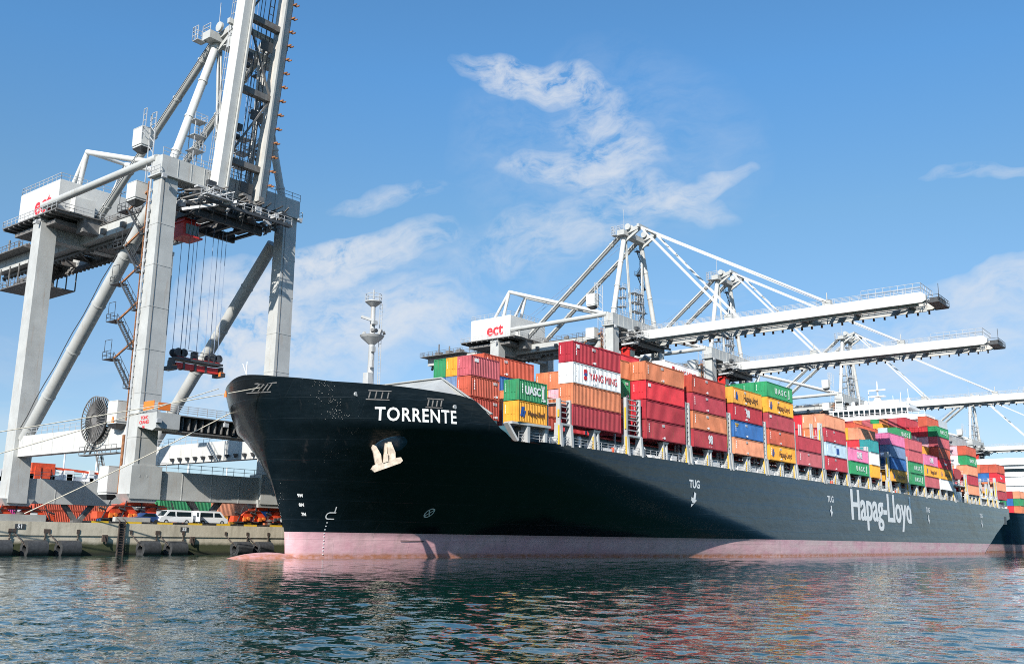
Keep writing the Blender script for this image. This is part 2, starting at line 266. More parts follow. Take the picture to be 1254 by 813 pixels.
# ---------------------------------------------------------------- mesh helpers
class MB:
    def __init__(s): s.v = []; s.f = []; s.sm = []
    def add(s, vs, fs, smooth=False):
        n = len(s.v); s.v += [tuple(x) for x in vs]
        for f in fs: s.f.append(tuple(i + n for i in f)); s.sm.append(smooth)
    def box(s, x0, x1, y0, y1, z0, z1):
        s.add([(x0, y0, z0), (x1, y0, z0), (x1, y1, z0), (x0, y1, z0), (x0, y0, z1), (x1, y0, z1), (x1, y1, z1), (x0, y1, z1)],
              [(0, 3, 2, 1), (4, 5, 6, 7), (0, 1, 5, 4), (1, 2, 6, 5), (2, 3, 7, 6), (3, 0, 4, 7)])
    def taper(s, c0, a0, b0, c1, a1, b1):      # box between two levels, half sizes a (x), b (y)
        vs = []
        for (c, a, b) in ((c0, a0, b0), (c1, a1, b1)):
            for sx, sy in ((-1, -1), (1, -1), (1, 1), (-1, 1)): vs.append((c[0] + sx * a, c[1] + sy * b, c[2]))
        s.add(vs, [(0, 3, 2, 1), (4, 5, 6, 7), (0, 1, 5, 4), (1, 2, 6, 5), (2, 3, 7, 6), (3, 0, 4, 7)])
    def beam(s, p, q, w, h, up=(0, 0, 1)):
        p = Vector(p); q = Vector(q); d = (q - p)
        if d.length < 1e-6: return
        d.normalize(); u = Vector(up)
        if abs(d.dot(u)) > .98: u = Vector((0, 1, 0))
        a = d.cross(u).normalized(); b = a.cross(d)
        vs = [c + a * sx * w / 2 + b * sy * h / 2 for c in (p, q) for sx, sy in ((-1, -1), (1, -1), (1, 1), (-1, 1))]
        s.add(vs, [(0, 3, 2, 1), (4, 5, 6, 7), (0, 1, 5, 4), (1, 2, 6, 5), (2, 3, 7, 6), (3, 0, 4, 7)])
    def tube(s, p, q, r, n=10, r2=None):
        p = Vector(p); q = Vector(q); d = (q - p).normalized(); u = Vector((0, 0, 1)) if abs(d.z) < .95 else Vector((0, 1, 0))
        a = d.cross(u).normalized(); b = a.cross(d); r2 = r if r2 is None else r2
        vs = [c + (a * math.cos(t) + b * math.sin(t)) * rr for c, rr in ((p, r), (q, r2)) for t in [2 * math.pi * i / n for i in range(n)]]
        s.add(vs, [(i, (i + 1) % n, n + (i + 1) % n, n + i) for i in range(n)], True)
        s.add([vs[i] for i in range(n)], [tuple(range(n))[::-1]]); s.add([vs[n + i] for i in range(n)], [tuple(range(n))])
    def path(s, pts, r, n=6):
        for a, b in zip(pts, pts[1:]): s.tube(a, b, r, n)
    def rail(s, pts, h=1.1, step=1.6, t=.06, bars=2):
        for a, b in zip(pts, pts[1:]):
            a = Vector(a); b = Vector(b); L = (b - a).length; n = max(1, int(L / step))
            for i in range(n + 1):
                c = a.lerp(b, i / n); s.beam(c, c + Vector((0, 0, h)), t, t, (0, 1, 0))
            for k in range(1, bars + 1):
                dz = Vector((0, 0, h * k / bars)); s.beam(a + dz, b + dz, t, t)
    def poly(s, outline, y0, y1, axes='xz'):   # prism: outline in xz extruded over y
        n = len(outline)
        vs = [(x, y0, z) for x, z in outline] + [(x, y1, z) for x, z in outline]
        s.add(vs, [tuple(range(n)), tuple(range(2 * n - 1, n - 1, -1))] + [(i, n + i, n + (i + 1) % n, (i + 1) % n) for i in range(n)])
    def stairs(s, p, q, w=.7):
        p = Vector(p); q = Vector(q); d = q - p; side = Vector((d.y, -d.x, 0)); side = side.normalized() * w / 2 if side.length > 1e-6 else Vector((w / 2, 0, 0))
        for k in (-1, 1):
            s.beam(p + side * k, q + side * k, .1, .26); r = Vector((0, 0, 1.0)); s.beam(p + side * k + r, q + side * k + r, .06, .06)
            for i in range(5):
                c = p.lerp(q, i / 4) + side * k; s.beam(c, c + r, .05, .05, (0, 1, 0))
        n = max(3, int(abs(d.z) / .35))
        for i in range(1, n): c = p.lerp(q, i / n); s.beam(c - side, c + side, .26, .05)
    def mesh(s, name):
        me = D.meshes.new(name); me.from_pydata(s.v, [], s.f); me.polygons.foreach_set('use_smooth', s.sm); me.update(); return me
    def build(s, name, m, parent=None, dz=0.0, off=(0, 0, 0)):
        if dz or off != (0, 0, 0): s.v = [(x - off[0], y - off[1], z - off[2] - dz) for x, y, z in s.v]
        me = s.mesh(name); me.materials.append(m); return link(name, me, parent)
def link(name, data, parent=None):
    o = D.objects.new(name, data); COL.objects.link(o)
    if parent is not None: o.parent = parent
    return o
def tag(o, label=None, cat=None, group=None, kind=None):
    if label: o['label'] = label
    if cat: o['category'] = cat
    if group: o['group'] = group
    if kind: o['kind'] = kind
    return o
def thing(name, label, cat, loc=(0, 0, 0), group=None):
    o = D.objects.new(name, None); COL.objects.link(o); o.location = loc; o.empty_display_size = .5; return tag(o, label, cat, group)
def kids(o): return [c for c in D.objects if c.parent == o]
def dup(o, parent=None, skip=()):
    c = o.copy(); COL.objects.link(c); c.parent = parent
    for ch in kids(o):
        if ch.name.split('.')[0] not in skip: dup(ch, c, skip)
    return c

_tc = {}
def text_mesh(s, size, bold=0.0, depth=.012, space=1.0, maxedge=None):
    key = (s, size, bold, depth, space, maxedge)
    if key in _tc: return _tc[key].copy()
    cu = D.curves.new('lettering', 'FONT'); cu.body = s; cu.size = size; cu.align_x = 'CENTER'; cu.align_y = 'CENTER'; cu.offset = bold; cu.extrude = depth; cu.resolution_u = 3; cu.space_character = space
    o = D.objects.new('lettering', cu); COL.objects.link(o); dg = bpy.context.evaluated_depsgraph_get(); dg.update()
    me = D.meshes.new_from_object(o.evaluated_get(dg)); D.objects.remove(o)
    if maxedge:
        import bmesh
        bm = bmesh.new(); bm.from_mesh(me); bmesh.ops.triangulate(bm, faces=bm.faces[:])
        for _ in range(5):
            es = [e for e in bm.edges if e.calc_length() > maxedge]
            if not es: break
            bmesh.ops.subdivide_edges(bm, edges=es, cuts=1); bmesh.ops.triangulate(bm, faces=bm.faces[:])
        bm.to_mesh(me); bm.free()
    me.name = 'lettering'; me.materials.clear(); _tc[key] = me; return me
def text(s, size, m, loc, face='-Y', bold=0.0, parent=None, name='lettering', space=1.0, sx=1.0):
    me = text_mesh(s, size, bold, space=space).copy(); me.materials.append(m)
    o = link(name, me, parent); o.location = loc
    o.rotation_euler = (math.pi / 2, 0, 0) if face == '-Y' else (math.pi / 2, 0, -math.pi / 2)
    o.scale = (sx, 1, 1)
    return o

# ================================================================ SETTING
def make_water():
    # polar sheet, fine in front of the quay boat, coarse elsewhere; real small waves
    az = np.concatenate([np.radians(np.linspace(-8, 88, 1300)), np.radians(np.arange(92, 352, 4.0))])
    r = [0.0, 1.5, 4, 7]; x = 9.0
    while x < 330: r.append(x); x *= 1.0036
    while x < 9000: r.append(x); x *= 1.35
    r = np.array(r); A, Rr = np.meshgrid(az, r); X = Rr * np.cos(A); Y = Rr * np.sin(A); Z = np.zeros_like(X)
    rng = np.random.RandomState(3)
    sp = np.maximum(Rr * .0036, Rr * math.radians(.074)); sp = np.maximum(sp, .04)
    for i in range(64):
        lam = .32 * (4.0 / .32) ** (rng.rand() ** 1.35); th = math.radians(200) + rng.randn() * .75
        k = 2 * math.pi / lam; amp = .0030 * lam ** .95 * (.6 + .8 * rng.rand())
        ph = k * (X * math.cos(th) + Y * math.sin(th)) + rng.rand() * 6.28
        w = np.clip((lam / (sp * 3.0)) - .6, 0, 1); w *= np.clip(1.25 - Rr / 330, 0, 1)
        Z += amp * w * (2.0 * (1 - np.abs(np.sin(ph * .5))) - .73 + .35 * np.sin(ph))
    patch = .75 + .45 * np.sin(X * .043 + Y * .021 + 1.0) * np.sin(Y * .037 - X * .018 + .4); Z *= patch
    n, m = X.shape; vs = np.stack([X, Y, Z], -1).reshape(-1, 3)
    idx = np.arange(n * m).reshape(n, m); j2 = np.roll(np.arange(m), -1)
    q = np.stack([idx[:-1, :], idx[1:, :], idx[1:, j2], idx[:-1, j2]], -1).reshape(-1, 4)
    me = D.meshes.new('water'); me.vertices.add(len(vs)); me.vertices.foreach_set('co', vs.ravel().astype(np.float32))
    me.loops.add(q.size); me.loops.foreach_set('vertex_index', q.ravel().astype(np.int32))
    me.polygons.add(len(q)); me.polygons.foreach_set('loop_start', np.arange(0, q.size, 4, dtype=np.int32)); me.polygons.foreach_set('loop_total', np.full(len(q), 4, dtype=np.int32))
    me.polygons.foreach_set('use_smooth', np.ones(len(q), dtype=bool)); me.update(); me.validate(); me.materials.append(M['water'])
    tag(link('water', me), kind='structure')
make_water()

YQ = 117.5
b = MB(); b.box(-600, 2500, YQ, YQ + 3.0, -4, 3.95); b.box(-600, 2500, YQ - .12, YQ, 2.35, 3.95)
tag(b.build('quay', M['quay']), kind='structure')
b = MB(); b.add([(-4000, YQ + .3, 3.97), (6000, YQ + .3, 3.97), (6000, 7000, 3.97), (-4000, 7000, 3.97)], [(0, 1, 2, 3)])
tag(b.build('ground', M['asphalt']), kind='structure')
b = MB(); b.box(63.2, 420, YQ - .08, YQ + .32, 3.953, 4.2); tag(b.build('kerb', M['kerb']), kind='structure')
b = MB(); b.box(-120, 58.6, YQ - .08, YQ + .9, 3.953, 4.75); b.box(73.5 - 5, 73.5, YQ + 1.5, YQ + 2.2, 3.98, 4.8)
tag(b.build('quay_parapet', M['grey']), kind='structure')

# ================================================================ SHIP
SHIP = thing('container_ship', 'huge black-hulled container ship moored along the quay, laden with stacked containers', 'ship', (0, 0, 0))
YC = 94.9; HB = 21.5
def interp(x, xs, ys): return float(np.interp(x, xs, ys))
ZS = [-3, 0, 3.2, 5.1, 8.05, 11.07, 15.0, 18.42, 22.08]
XS = [77.6, 76.9, 76.58, 75.8, 74.71, 73.39, 72.0, 70.19, 68.85]
XFz = [0, 3, 8, 13, 15.4, 17, 22]; XFv = [176, 174, 146, 114, 100, 99, 98]
MZ = [-3, 0, 3, 6, 10, 13, 15.4, 17, 22]; MV = [.66, .74, .84, 1.04, 1.36, 1.56, 1.60, 1.60, 1.62]
NZ = [-3, 0, 3, 8, 13, 15.4]; NV = [1.22, 1.32, 1.42, 1.7, 2.0, 2.1]
def hb(x, z):       # half breadth of the hull at station x, height z
    xs = interp(z, ZS, XS); d = x - xs
    if d <= 0: return 0.0
    t = min(1.0, d / (interp(z, XFz, XFv) - xs))
    nose = 1.6 * max(0, 1 - z / 14) * (1 - math.exp(-d / 1.1)) * (1 - t)
    return min(HB, HB * (1 - (1 - t) ** interp(z, NZ, NV)) ** (1 / interp(z, MZ, MV)) + nose)
def ztop(x): return interp(x, [68.5, 70.5, 74, 80, 86, 88.2, 92.4, 95.4, 100, 380], [21.4, 20.8, 20.2, 19.85, 19.35, 18.95, 15.7, 14.5, 14.8, 14.95])
def zbot(x): return interp(x, [326, 331, 348, 365, 372], [-3, .3, 6.0, 10.6, 11.6])
def hull():
    us = np.linspace(0, 1, 170) ** 2.0; nz = 46; rows = []
    xend = 180.0; grid = []
    for u in us:
        col = []; zt = 20.0
        for _ in range(25): x = interp(zt, ZS, XS) + u * (xend - interp(zt, ZS, XS)); zt = .5 * zt + .5 * ztop(x)
        for j in range(nz):
            z = -3 + j / (nz - 1) * (zt + 3); x = interp(z, ZS, XS) + u * (xend - interp(z, ZS, XS)); col.append((x, hb(x, z), z))
        grid.append(col)
    for x in list(np.arange(186, 326, 7)) + list(np.arange(327, 372.1, 3)):
        zt = ztop(x); zb = zbot(x); col = [(x, HB - max(0, (x - 345)) * .012, zb + (j / (nz - 1)) * (zt - zb)) for j in range(nz)]; grid.append(col)
    nx = len(grid); vs = []; fs = []
    for side in (-1, 1):
        o = len(vs)
        for col in grid: vs += [(x, YC + side * h, z) for x, h, z in col]
        for i in range(nx - 1):
            for j in range(nz - 1):
                q = (o + i * nz + j, o + (i + 1) * nz + j, o + (i + 1) * nz + j + 1, o + i * nz + j + 1); fs.append(q if side < 0 else q[::-1])
    # counter stern underside and flat bottom
    kb = len(vs)
    for col in grid:
        x, h, z = col[0]; vs.append((x, YC, max(-3.0, z - 4.5 * (z > -2.9))))
    for i in range(nx - 1):
        fs.append((i * nz, kb + i, kb + i + 1, (i + 1) * nz)); o = nx * nz; fs.append((o + i * nz, o + (i + 1) * nz, kb + i + 1, kb + i))
    # transom
    i = nx - 1; o = nx * nz
    fs.append(tuple([i * nz + j for j in range(nz)] + [o + i * nz + j for j in range(nz - 1, -1, -1)] + [kb + i])[::-1])
    # inner face of the bulwark round the forecastle
    b = MB(); b.v = vs; b.f = fs; b.sm = [True] * len(fs); b.sm[-1] = False
    # bulbous bow just breaking the surface
    n1, n2 = 24, 16; c = Vector((74.2, YC, -2.55)); vv = []; ff = []
    for i in range(n2 + 1):
        for j in range(n1):
            ph = math.pi * i / n2; th = 2 * math.pi * j / n1
            vv.append((c.x - 8.3 * math.cos(ph) if i < n2 / 2 else c.x - 8.3 * math.cos(ph) * .9, c.y + 2.9 * math.sin(ph) * math.cos(th), c.z + 3.25 * math.sin(ph) ** .8 * math.sin(th)))
    for i in range(n2):
        for j in range(n1): ff.append((i * n1 + j, (i + 1) * n1 + j, (i + 1) * n1 + (j + 1) % n1, i * n1 + (j + 1) % n1))
    b.add(vv, ff, True)
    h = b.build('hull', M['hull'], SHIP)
    return h
HULL = hull()
def on_hull(x, z, off=.03): return Vector((x, YC - hb(x, z) - off, z))
# bulwark cap and inside plating at the bow, forecastle deck, main deck
b = MB()
edge = []
for u in np.linspace(0, 1, 50) ** 2:
    z = 20
    for _ in range(8): x = interp(z, ZS, XS) + u * (95.0 - interp(z, ZS, XS)); z = ztop(x)
    edge.append((x, hb(x, z), z))
for s in (-1, 1):
    for p, q in zip(edge, edge[1:]):
        a = (p[0], YC + s * p[1], p[2]); c = (q[0], YC + s * q[1], q[2]); ai = (p[0] + .25, YC + s * max(0, p[1] - .3), p[2]); ci = (q[0] + .25, YC + s * max(0, q[1] - .3), q[2]); al = (p[0] + .5, YC + s * max(0, hb(p[0] + .2, p[2] - 1.4) - .5), p[2] - 1.4); cl = (q[0] + .5, YC + s * max(0, hb(q[0] + .2, q[2] - 1.4) - .5), q[2] - 1.4)
        b.add([a, c, ci, ai, al, cl], [(0, 1, 2, 3), (3, 2, 5, 4)])
b.build('bulwark_cap', M['dark'], SHIP)
b = MB(); xs = np.linspace(70.8, 95, 30)
for x0, x1 in zip(xs, xs[1:]): 
    z = lambda x: min(18.2, ztop(x) - .25); h0 = max(.2, hb(x0, z(x0)) - .2); h1 = hb(x1, z(x1)) - .2
    b.add([(x0, YC - h0, z(x0)), (x1, YC - h1, z(x1)), (x1, YC + h1, z(x1)), (x0, YC + h0, z(x0))], [(0, 1, 2, 3)])
b.add([(94.9, YC - 21.2, 14.5), (371.8, YC - 21.2, 14.6), (371.8, YC + 21.2, 14.6), (94.9, YC + 21.2, 14.5)], [(0, 1, 2, 3)])
b.build('deck', M['deck'], SHIP)

# whaleback breakwater
b = MB()
for y0, y1 in ((84.2, 106.0),):
    f = [(80.5, 81.2, 18.5), (91.5, 77.2, 18.5), (92.2, 84.2, 24.2), (92.2, 105.6, 24.2), (91.5, 112.6, 18.5), (80.5, 108.6, 18.5), (83.0, 94.9, 23.0)]
    b.add([(92.0, 75.4, 17.6), (92.0, 84.0, 22.95), (92.0, 105.8, 22.95), (92.0, 114.4, 17.6), (92.18, 75.4, 17.6), (92.18, 84.0, 22.95), (92.18, 105.8, 22.95), (92.18, 114.4, 17.6)],
          [(0, 1, 2, 3), (7, 6, 5, 4), (0, 4, 5, 1), (1, 5, 6, 2), (2, 6, 7, 3)])
    b.add([(84.5, 79.5, 18.9), (91.9, 83.9, 22.8), (91.9, 105.9, 22.8), (84.5, 110.3, 18.9), (88.9, 77.0, 18.6)], [(0, 1, 2, 3), (0, 4, 1)])
for y in np.arange(78, 112, 2.4): b.beam((92.3, y, 18), (92.3, y, 22.0 - max(0, abs(y - YC) - 10.5) * .75), .12, .35)
b.beam((91.95, 84, 23.02), (91.95, 105.8, 23.02), .3, .14); b.beam((91.95, 75.4, 17.67), (91.95, 84, 23.02), .3, .14)
b.build('breakwater', M['bwgrey'], SHIP)

# lettering on the flare, wrapped on the shell
def hull_text(s, size, xc, zc, bold, name='hull_lettering', sx=1.0, off=.03, m=None, shear=0.0, space=1.0):
    me = text_mesh(s, size, bold, depth=0, maxedge=.3, space=space).copy()
    for v in me.vertices:
        x, z = xc + v.co.x * sx + shear * v.co.y, zc + v.co.y; v.co = on_hull(x, z, off)
    me.materials.append(m or M['letter']); me.update(); return link(name, me, SHIP)
def hull_polys(name, polys, m):        # flat marks as thin strips on the shell; polys of (x, z)
    b = MB()
    for p in polys:
        for k in range(1, len(p) - 1): b.add([on_hull(*p[0], .09), on_hull(*p[k], .09), on_hull(*p[k + 1], .09)], [(0, 1, 2)])
    return b.build(name, m, SHIP)
def strip(p, q, w):
    p = Vector(p); q = Vector(q); d = (q - p).normalized(); n = Vector((-d.y, d.x)) * w / 2
    a = [tuple(p - n), tuple(q - n), tuple(q + n), tuple(p + n)]; return a
def ring(cx, cz, r, w, n=24, a0=0, a1=360):
    out = []
    for i in range(n):
        t0 = math.radians(a0 + (a1 - a0) * i / n); t1 = math.radians(a0 + (a1 - a0) * (i + 1) / n)
        out.append([(cx + math.cos(t) * rr, cz + math.sin(t) * rr) for t, rr in ((t0, r - w / 2), (t0, r + w / 2), (t1, r + w / 2), (t1, r - w / 2))])
    return out
hull_text('TORRENTE', 2.12, 82.2, 16.6, .04, 'ship_name', sx=.70, shear=-.26, space=1.12)
for i_, dx_ in enumerate((-.2, 0, .2)): cn_ = hull_text('Hapag-Lloyd', 9.3, 234.9 + dx_, 10.6, .11, 'company_name', sx=.945, off=.03 + .004 * i_); CNS = CNS + [cn_] if i_ else [cn_]
import bmesh
bm_ = bmesh.new(); [bm_.from_mesh(c_.data) for c_ in CNS]; bm_.to_mesh(CNS[0].data); bm_.free(); [D.objects.remove(c_) for c_ in CNS[1:]]
for (x, n) in ((141, 1), (201, 1), (272, 1), (330, 1)):
    hull_text('TUG', 1.75, x, 11.5, .05, 'tug_mark')
    s_ = -.5 if x < 150 else 0
    hull_polys('tug_arrow', [strip((x, 10.2), (x + s_ * .7, 9.2), .65), [(x - .85 + s_, 9.5), (x + s_ * 2.2, 7.9), (x + .75 + s_ * .6, 9.0)]], M['letter'])
# bulb symbol, thruster symbol, draught figures, load line strip
hull_polys('bulb_mark', ring(81.0, 5.1, .38, .12, 14, 90, 270) + [strip((81.0, 5.48), (81.7, 5.48), .12), strip((81.5, 5.48), (81.4, 6.2), .12), strip((81.0, 4.72), (81.75, 4.72), .12)], M['letter'])
hull_polys('thruster_mark', ring(93.6, 5.75, .52, .13) + [strip((93.3, 5.4), (93.9, 6.1), .11), strip((93.3, 6.1), (93.9, 5.4), .11)], M['letter'])
for i, (x, z, s) in enumerate(((76.95, 7.4, '9M'), (77.45, 6.3, '8M'), (78.0, 5.2, '7M'))): hull_text(s, .52, x, z, .02, 'draught_mark', shear=-.45, sx=.8)
hull_polys('draught_scale', [strip((80.95, z), (81.12, z), .12) for z in np.arange(.5, 4.6, .42)], M['letter'])
hull_polys('weld_mark', [strip((92.0, 2.2), (95.6, 2.15), .10)], M['dark'])

# anchor hanging in its hawse pocket
P = lambda x, z, o: on_hull(x, z, o)
ax, az_ = 81.5, 13.25
c0 = on_hull(ax, az_, 0); tx = (on_hull(ax + .5, az_, 0) - on_hull(ax - .5, az_, 0)).normalized(); nx_ = Vector((tx.y, -tx.x, 0))
def Q(sx_, z, o): return c0 + tx * sx_ + Vector((0, 0, z)) + nx_ * o
b = MB()
def plate(outl, o0, o1):
    n = len(outl); vs = [Q(x, z, o1) for x, z in outl] + [Q(x, z, o0) for x, z in outl]
    b.add(vs, [tuple(range(n)), tuple(range(2 * n - 1, n - 1, -1))] + [(i, n + i, n + (i + 1) % n, (i + 1) % n) for i in range(n)])
plate([(-1.85, -2.85), (-1.45, -3.2), (1.55, -2.05), (1.85, -1.75), (1.6, -1.35), (1.2, -1.4), (-1.6, -2.4)], -.15, .75)
plate([(-1.3, -2.45), (-.6, -2.15), (-.75, -1.1), (-1.35, -.15), (-1.75, .05), (-1.9, -.35), (-1.65, -.9)], -.1, .55)
plate([(.25, -1.85), (1.0, -1.55), (.95, -.8), (.35, .55), (.05, .85), (-.05, .2), (.1, -.7)], -.1, .55)
plate([(-.5, -2.1), (.1, -1.9), (.05, -1.0), (-.4, -1.0)], 0, .85); plate([(-.35, -1.0), (0, -1.0), (0, .3), (-.35, .3)], -.2, .4)
b.build('anchor', M['anchor'], SHIP)
b = MB(); n1, n2 = 20, 8; vv = []; ff = []
for i in range(n2 + 1):
    f = i / n2; rr = math.sin(f * math.pi / 2); dep = math.cos(f * math.pi / 2)
    for j in range(n1):
        t = 2 * math.pi * j / n1; p = on_hull(ax + .35 + 1.55 * rr * math.cos(t), az_ - .05 + 1.15 * rr * math.sin(t), -.05); vv.append(p + nx_ * (.42 * dep) + Vector((0, 0, .25 * dep)))
for i in range(n2):
    for j in range(n1): ff.append((i * n1 + j, (i + 1) * n1 + j, (i + 1) * n1 + (j + 1) % n1, i * n1 + (j + 1) % n1))
b.add(vv, ff, True); b.build('hawse_pocket', mat('hawse_blue_steel', (.018, .05, .09), .32, var=.3, vscale=1.5), SHIP)
# fairleads in the bulwark
def fairlead(x, z, w):
    b = MB()
    for k in np.linspace(0, w, 4): b.tube(P(x + k, z - .35, .03), P(x + k, z + .35, .03), .10, 8)
    for dz in (-.5, .5): b.beam(P(x - .2, z + dz, .02), P(x + w + .2, z + dz, .02), .1, .1)
    b.build('fairlead', M['under'], SHIP)
fairlead(77.2, 18.75, 1.6); fairlead(82.8, 18.15, 1.4); fairlead(69.95, 19.6, .5)
for x, z in ((76.1, 18.8), (85.8, 17.9)): b = MB(); b.tube(P(x, z, -.1), P(x, z, .10), .26, 12); b.build('panama_lead', M['shipgrey'], SHIP)
# foremast
FM = D.objects.new('foremast', None); COL.objects.link(FM); D.objects.remove(FM)
b = MB(); mx, my = 89.6, 94.9
b.tube((mx, my, 18), (mx, my, 27), .55, 12, .42); b.tube((mx, my, 27), (mx, my, 34.2), .42, 12, .3); b.tube((mx, my, 34.2), (mx, my, 36.0), .14, 8, .08)
b.box(mx - .9, mx - .15, my - .5, my + .5, 18, 24.3); b.tube((mx, my, 29.2), (mx, my, 29.5), 1.5, 14, 1.7); b.tube((mx, my, 28.3), (mx, my, 29.2), .45, 12, 1.5)
b.tube((mx, my, 33.6), (mx, my, 34.2), .4, 12, 1.1); b.tube((mx, my, 34.2), (mx, my, 34.35), 1.15, 14)
for t in np.linspace(0, 2 * math.pi, 9)[:-1]: b.beam((mx + 1.1 * math.cos(t), my + 1.1 * math.sin(t), 34.3), (mx + 1.1 * math.cos(t), my + 1.1 * math.sin(t), 35.3), .05, .05, (0, 1, 0))
for z in (34.8, 35.3):
    ps = [(mx + 1.1 * math.cos(t), my + 1.1 * math.sin(t), z) for t in np.linspace(0, 2 * math.pi, 13)]; b.path(ps, .04, 5)
b.beam((mx - .3, my - .5, 31.5), (mx - 1.6, my + .6, 32.0), .35, .35); b.beam((mx, my - 1.4, 29.6), (mx, my - 1.7, 30.2), .3, .5); b.beam((mx, my + 1.4, 29.6), (mx, my + 1.7, 30.2), .3, .5)
for k in (-.22, .22): b.beam((mx + .9, my - .75 + k, 18), (mx + .75, my - .75 + k, 34), .06, .06, (0, 1, 0))
for z in np.arange(18.4, 34, .5): b.beam((mx + .85, my - .97, z), (mx + .85, my - .53, z), .05, .05)
b.box(mx - .7, mx - .3, my - .9, my - .4, 25, 26); b.box(mx - .6, mx + .2, my - .8, my - .3, 31, 31.5); b.box(mx - .5, mx + .1, my - .7, my - .35, 27.2, 27.9); b.build('foremast', M['shipgrey'], SHIP)
b = MB(); b.tube((mx + .1, my - .5, 30.2), (mx + .1, my - .72, 30.2), .28, 10); b.tube((mx - .9, my - 1.0, 29.9), (mx - 1.25, my - 1.3, 30.0), .25, 10); b.tube((mx + 1.0, my - 1.0, 29.9), (mx + 1.25, my - 1.25, 30.0), .25, 10)
b.build('mast_lamp', M['dark'], SHIP)
b = MB(); b.rail([(79.6, 95.2, 18.2), (80.8, 93.2, 18.2)], 3.2, 2.2, .14, 1); b.build('deck_frame', M['orange'], SHIP)
b = MB(); b.tube((74.0, 101.0, 18.2), (74.0, 101.0, 24.2), .07, 6); b.tube((74.0, 101.0, 22.5), (74.0, 101.9, 24.0), .05, 6); b.build('jackstaff', M['shipwhite'], SHIP)

# coamings, side structure, rails
b = MB(); b.box(98, 299.8, 76.6, 113.2, 14.56, 17.0); b.box(300.2, 318, 80, 110, 14.62, 17.3); b.box(318.1, 370, 76.6, 113.2, 14.62, 17.0); b.box(94.5, 98, 79.5, 110.4, 14.56, 17.7); b.build('hatch_coaming', M['coam'], SHIP)
b = MB()
for x0, x1 in ((100, 299), (318, 368)): b.tube((x0, 76.3, 17.05), (x1, 76.3, 17.05), .14, 6)
b.build('deck_pipe', M['red'], SHIP)
b = MB(); b.rail([(96.0, YC - hb(96, 14.8) + .2, 14.8), (104, 73.75, 14.85), (300, 73.6, 14.95), (371, 73.9, 14.95)], 1.1, 1.7, .055, 3); b.build('deck_rail', M['galv'], SHIP)
BAYX = dict(A=95.0, B=106.8, Q=119.7, C=126.2, D=141.2, E=156.3, F=171.2, G=185.2, H=200.4, I=214.7, J=228.8, K=243.7, L=259.0, M=273.3, N=287.3, O=318.4, P=357.4)
def support(x):
    b = MB()
    for dx in (-.48, .48): b.taper((x + dx, 74.1, 14.6), .17, .55, (x + dx, 74.1, 17.3), .17, .4)
    b.taper((x, 74.1, 17.15), .68, .45, (x, 74.1, 17.5), .8, .6); b.box(x - .6, x + .6, 74.25, 74.4, 14.7, 15.9); b.build('container_support', M['shipgrey'], SHIP)
    b = MB(); b.box(x - .80, x - .68, 73.72, 73.86, 14.7, 16.6); b.build('hazard_post', M['yellow'], SHIP)
def lashing(x, zt, wide=.62, rows=3):
    b = MB()
    for dx in (-wide, wide):
        b.box(x + dx - .17, x + dx + .17, 73.7, 74.3, 17.6, zt)
        b.taper((x + dx, 74.0, 14.6), .22, .7, (x + dx, 74.0, 17.6), .3, .45)
        for r in range(1, rows + 1): b.box(x + dx - .12, x + dx + .12, 73.4 + 2.52 * r - .2, 73.4 + 2.52 * r + .05, 14.6, zt)
    b.box(x - wide - .3, x + wide + .3, 73.62, 74.5, 17.45, 17.72)
    z = 18.4
    while z < zt: b.box(x - wide + .17, x + wide - .17, 73.85, 74.1, z, z + .12); z += .75
    for z in (20.5, 23.5):
        if z < zt + .2: b.box(x - wide - .05, x + wide + .05, 74.35, 73.4 + 2.52 * rows, z - .1, z)
        if z < zt + .2: b.rail([(x - wide, 74.4, z), (x - wide, 73.4 + 2.52 * rows, z)], 1.0, 1.3, .06, 2)
    b.build('lashing_bridge', M['shipgrey'], SHIP)
    b = MB(); b.box(x - wide - .42, x - wide - .26, 73.62, 73.8, 14.7, 17.4); b.build('hazard_post', M['yellow'], SHIP)
    b = MB(); b.box(x - wide - .34, x - wide - .19, 73.72, 73.95, 18.5, zt - 1.5); b.build('lashing_gear', M['yellow'], SHIP)
for k in 'CDEFGHIJKLMN': support(BAYX[k] + 6.1)
support(112.9); support(322.5); support(327.0)
for k in 'DEFGHIJKLMN': lashing(BAYX[k] - 1.3, 24.6 if k != 'G' else 26.0, .55)
lashing(185.2 + 13.6, 27.2, .5, 2)
lashing(105.4, 21.0, 1.2, 4); lashing(123.0, 23.2, 1.9, 3); lashing(301.3, 25.5, .5); lashing(317, 23.6, .6); lashing(332.0, 22, .6, 5); lashing(343.0, 22, .5, 5); lashing(350, 21, .5, 5); lashing(355.8, 24.6, .6, 5)
# forward outrigger frame beside the first pair of boxes
b = MB(); b.beam((94.2, 74.6, 16.8), (101.5, 73.9, 16.8), 1.4, .3); b.beam((94.0, 74.8, 16.8), (95.6, 74.4, 14.6), .9, .25); 
for x in (97.3, 101.0): b.taper((x, 74.2, 14.5), .25, .5, (x, 74.2, 16.7), .3, .5)
b.build('container_support', M['shipgrey'], SHIP)
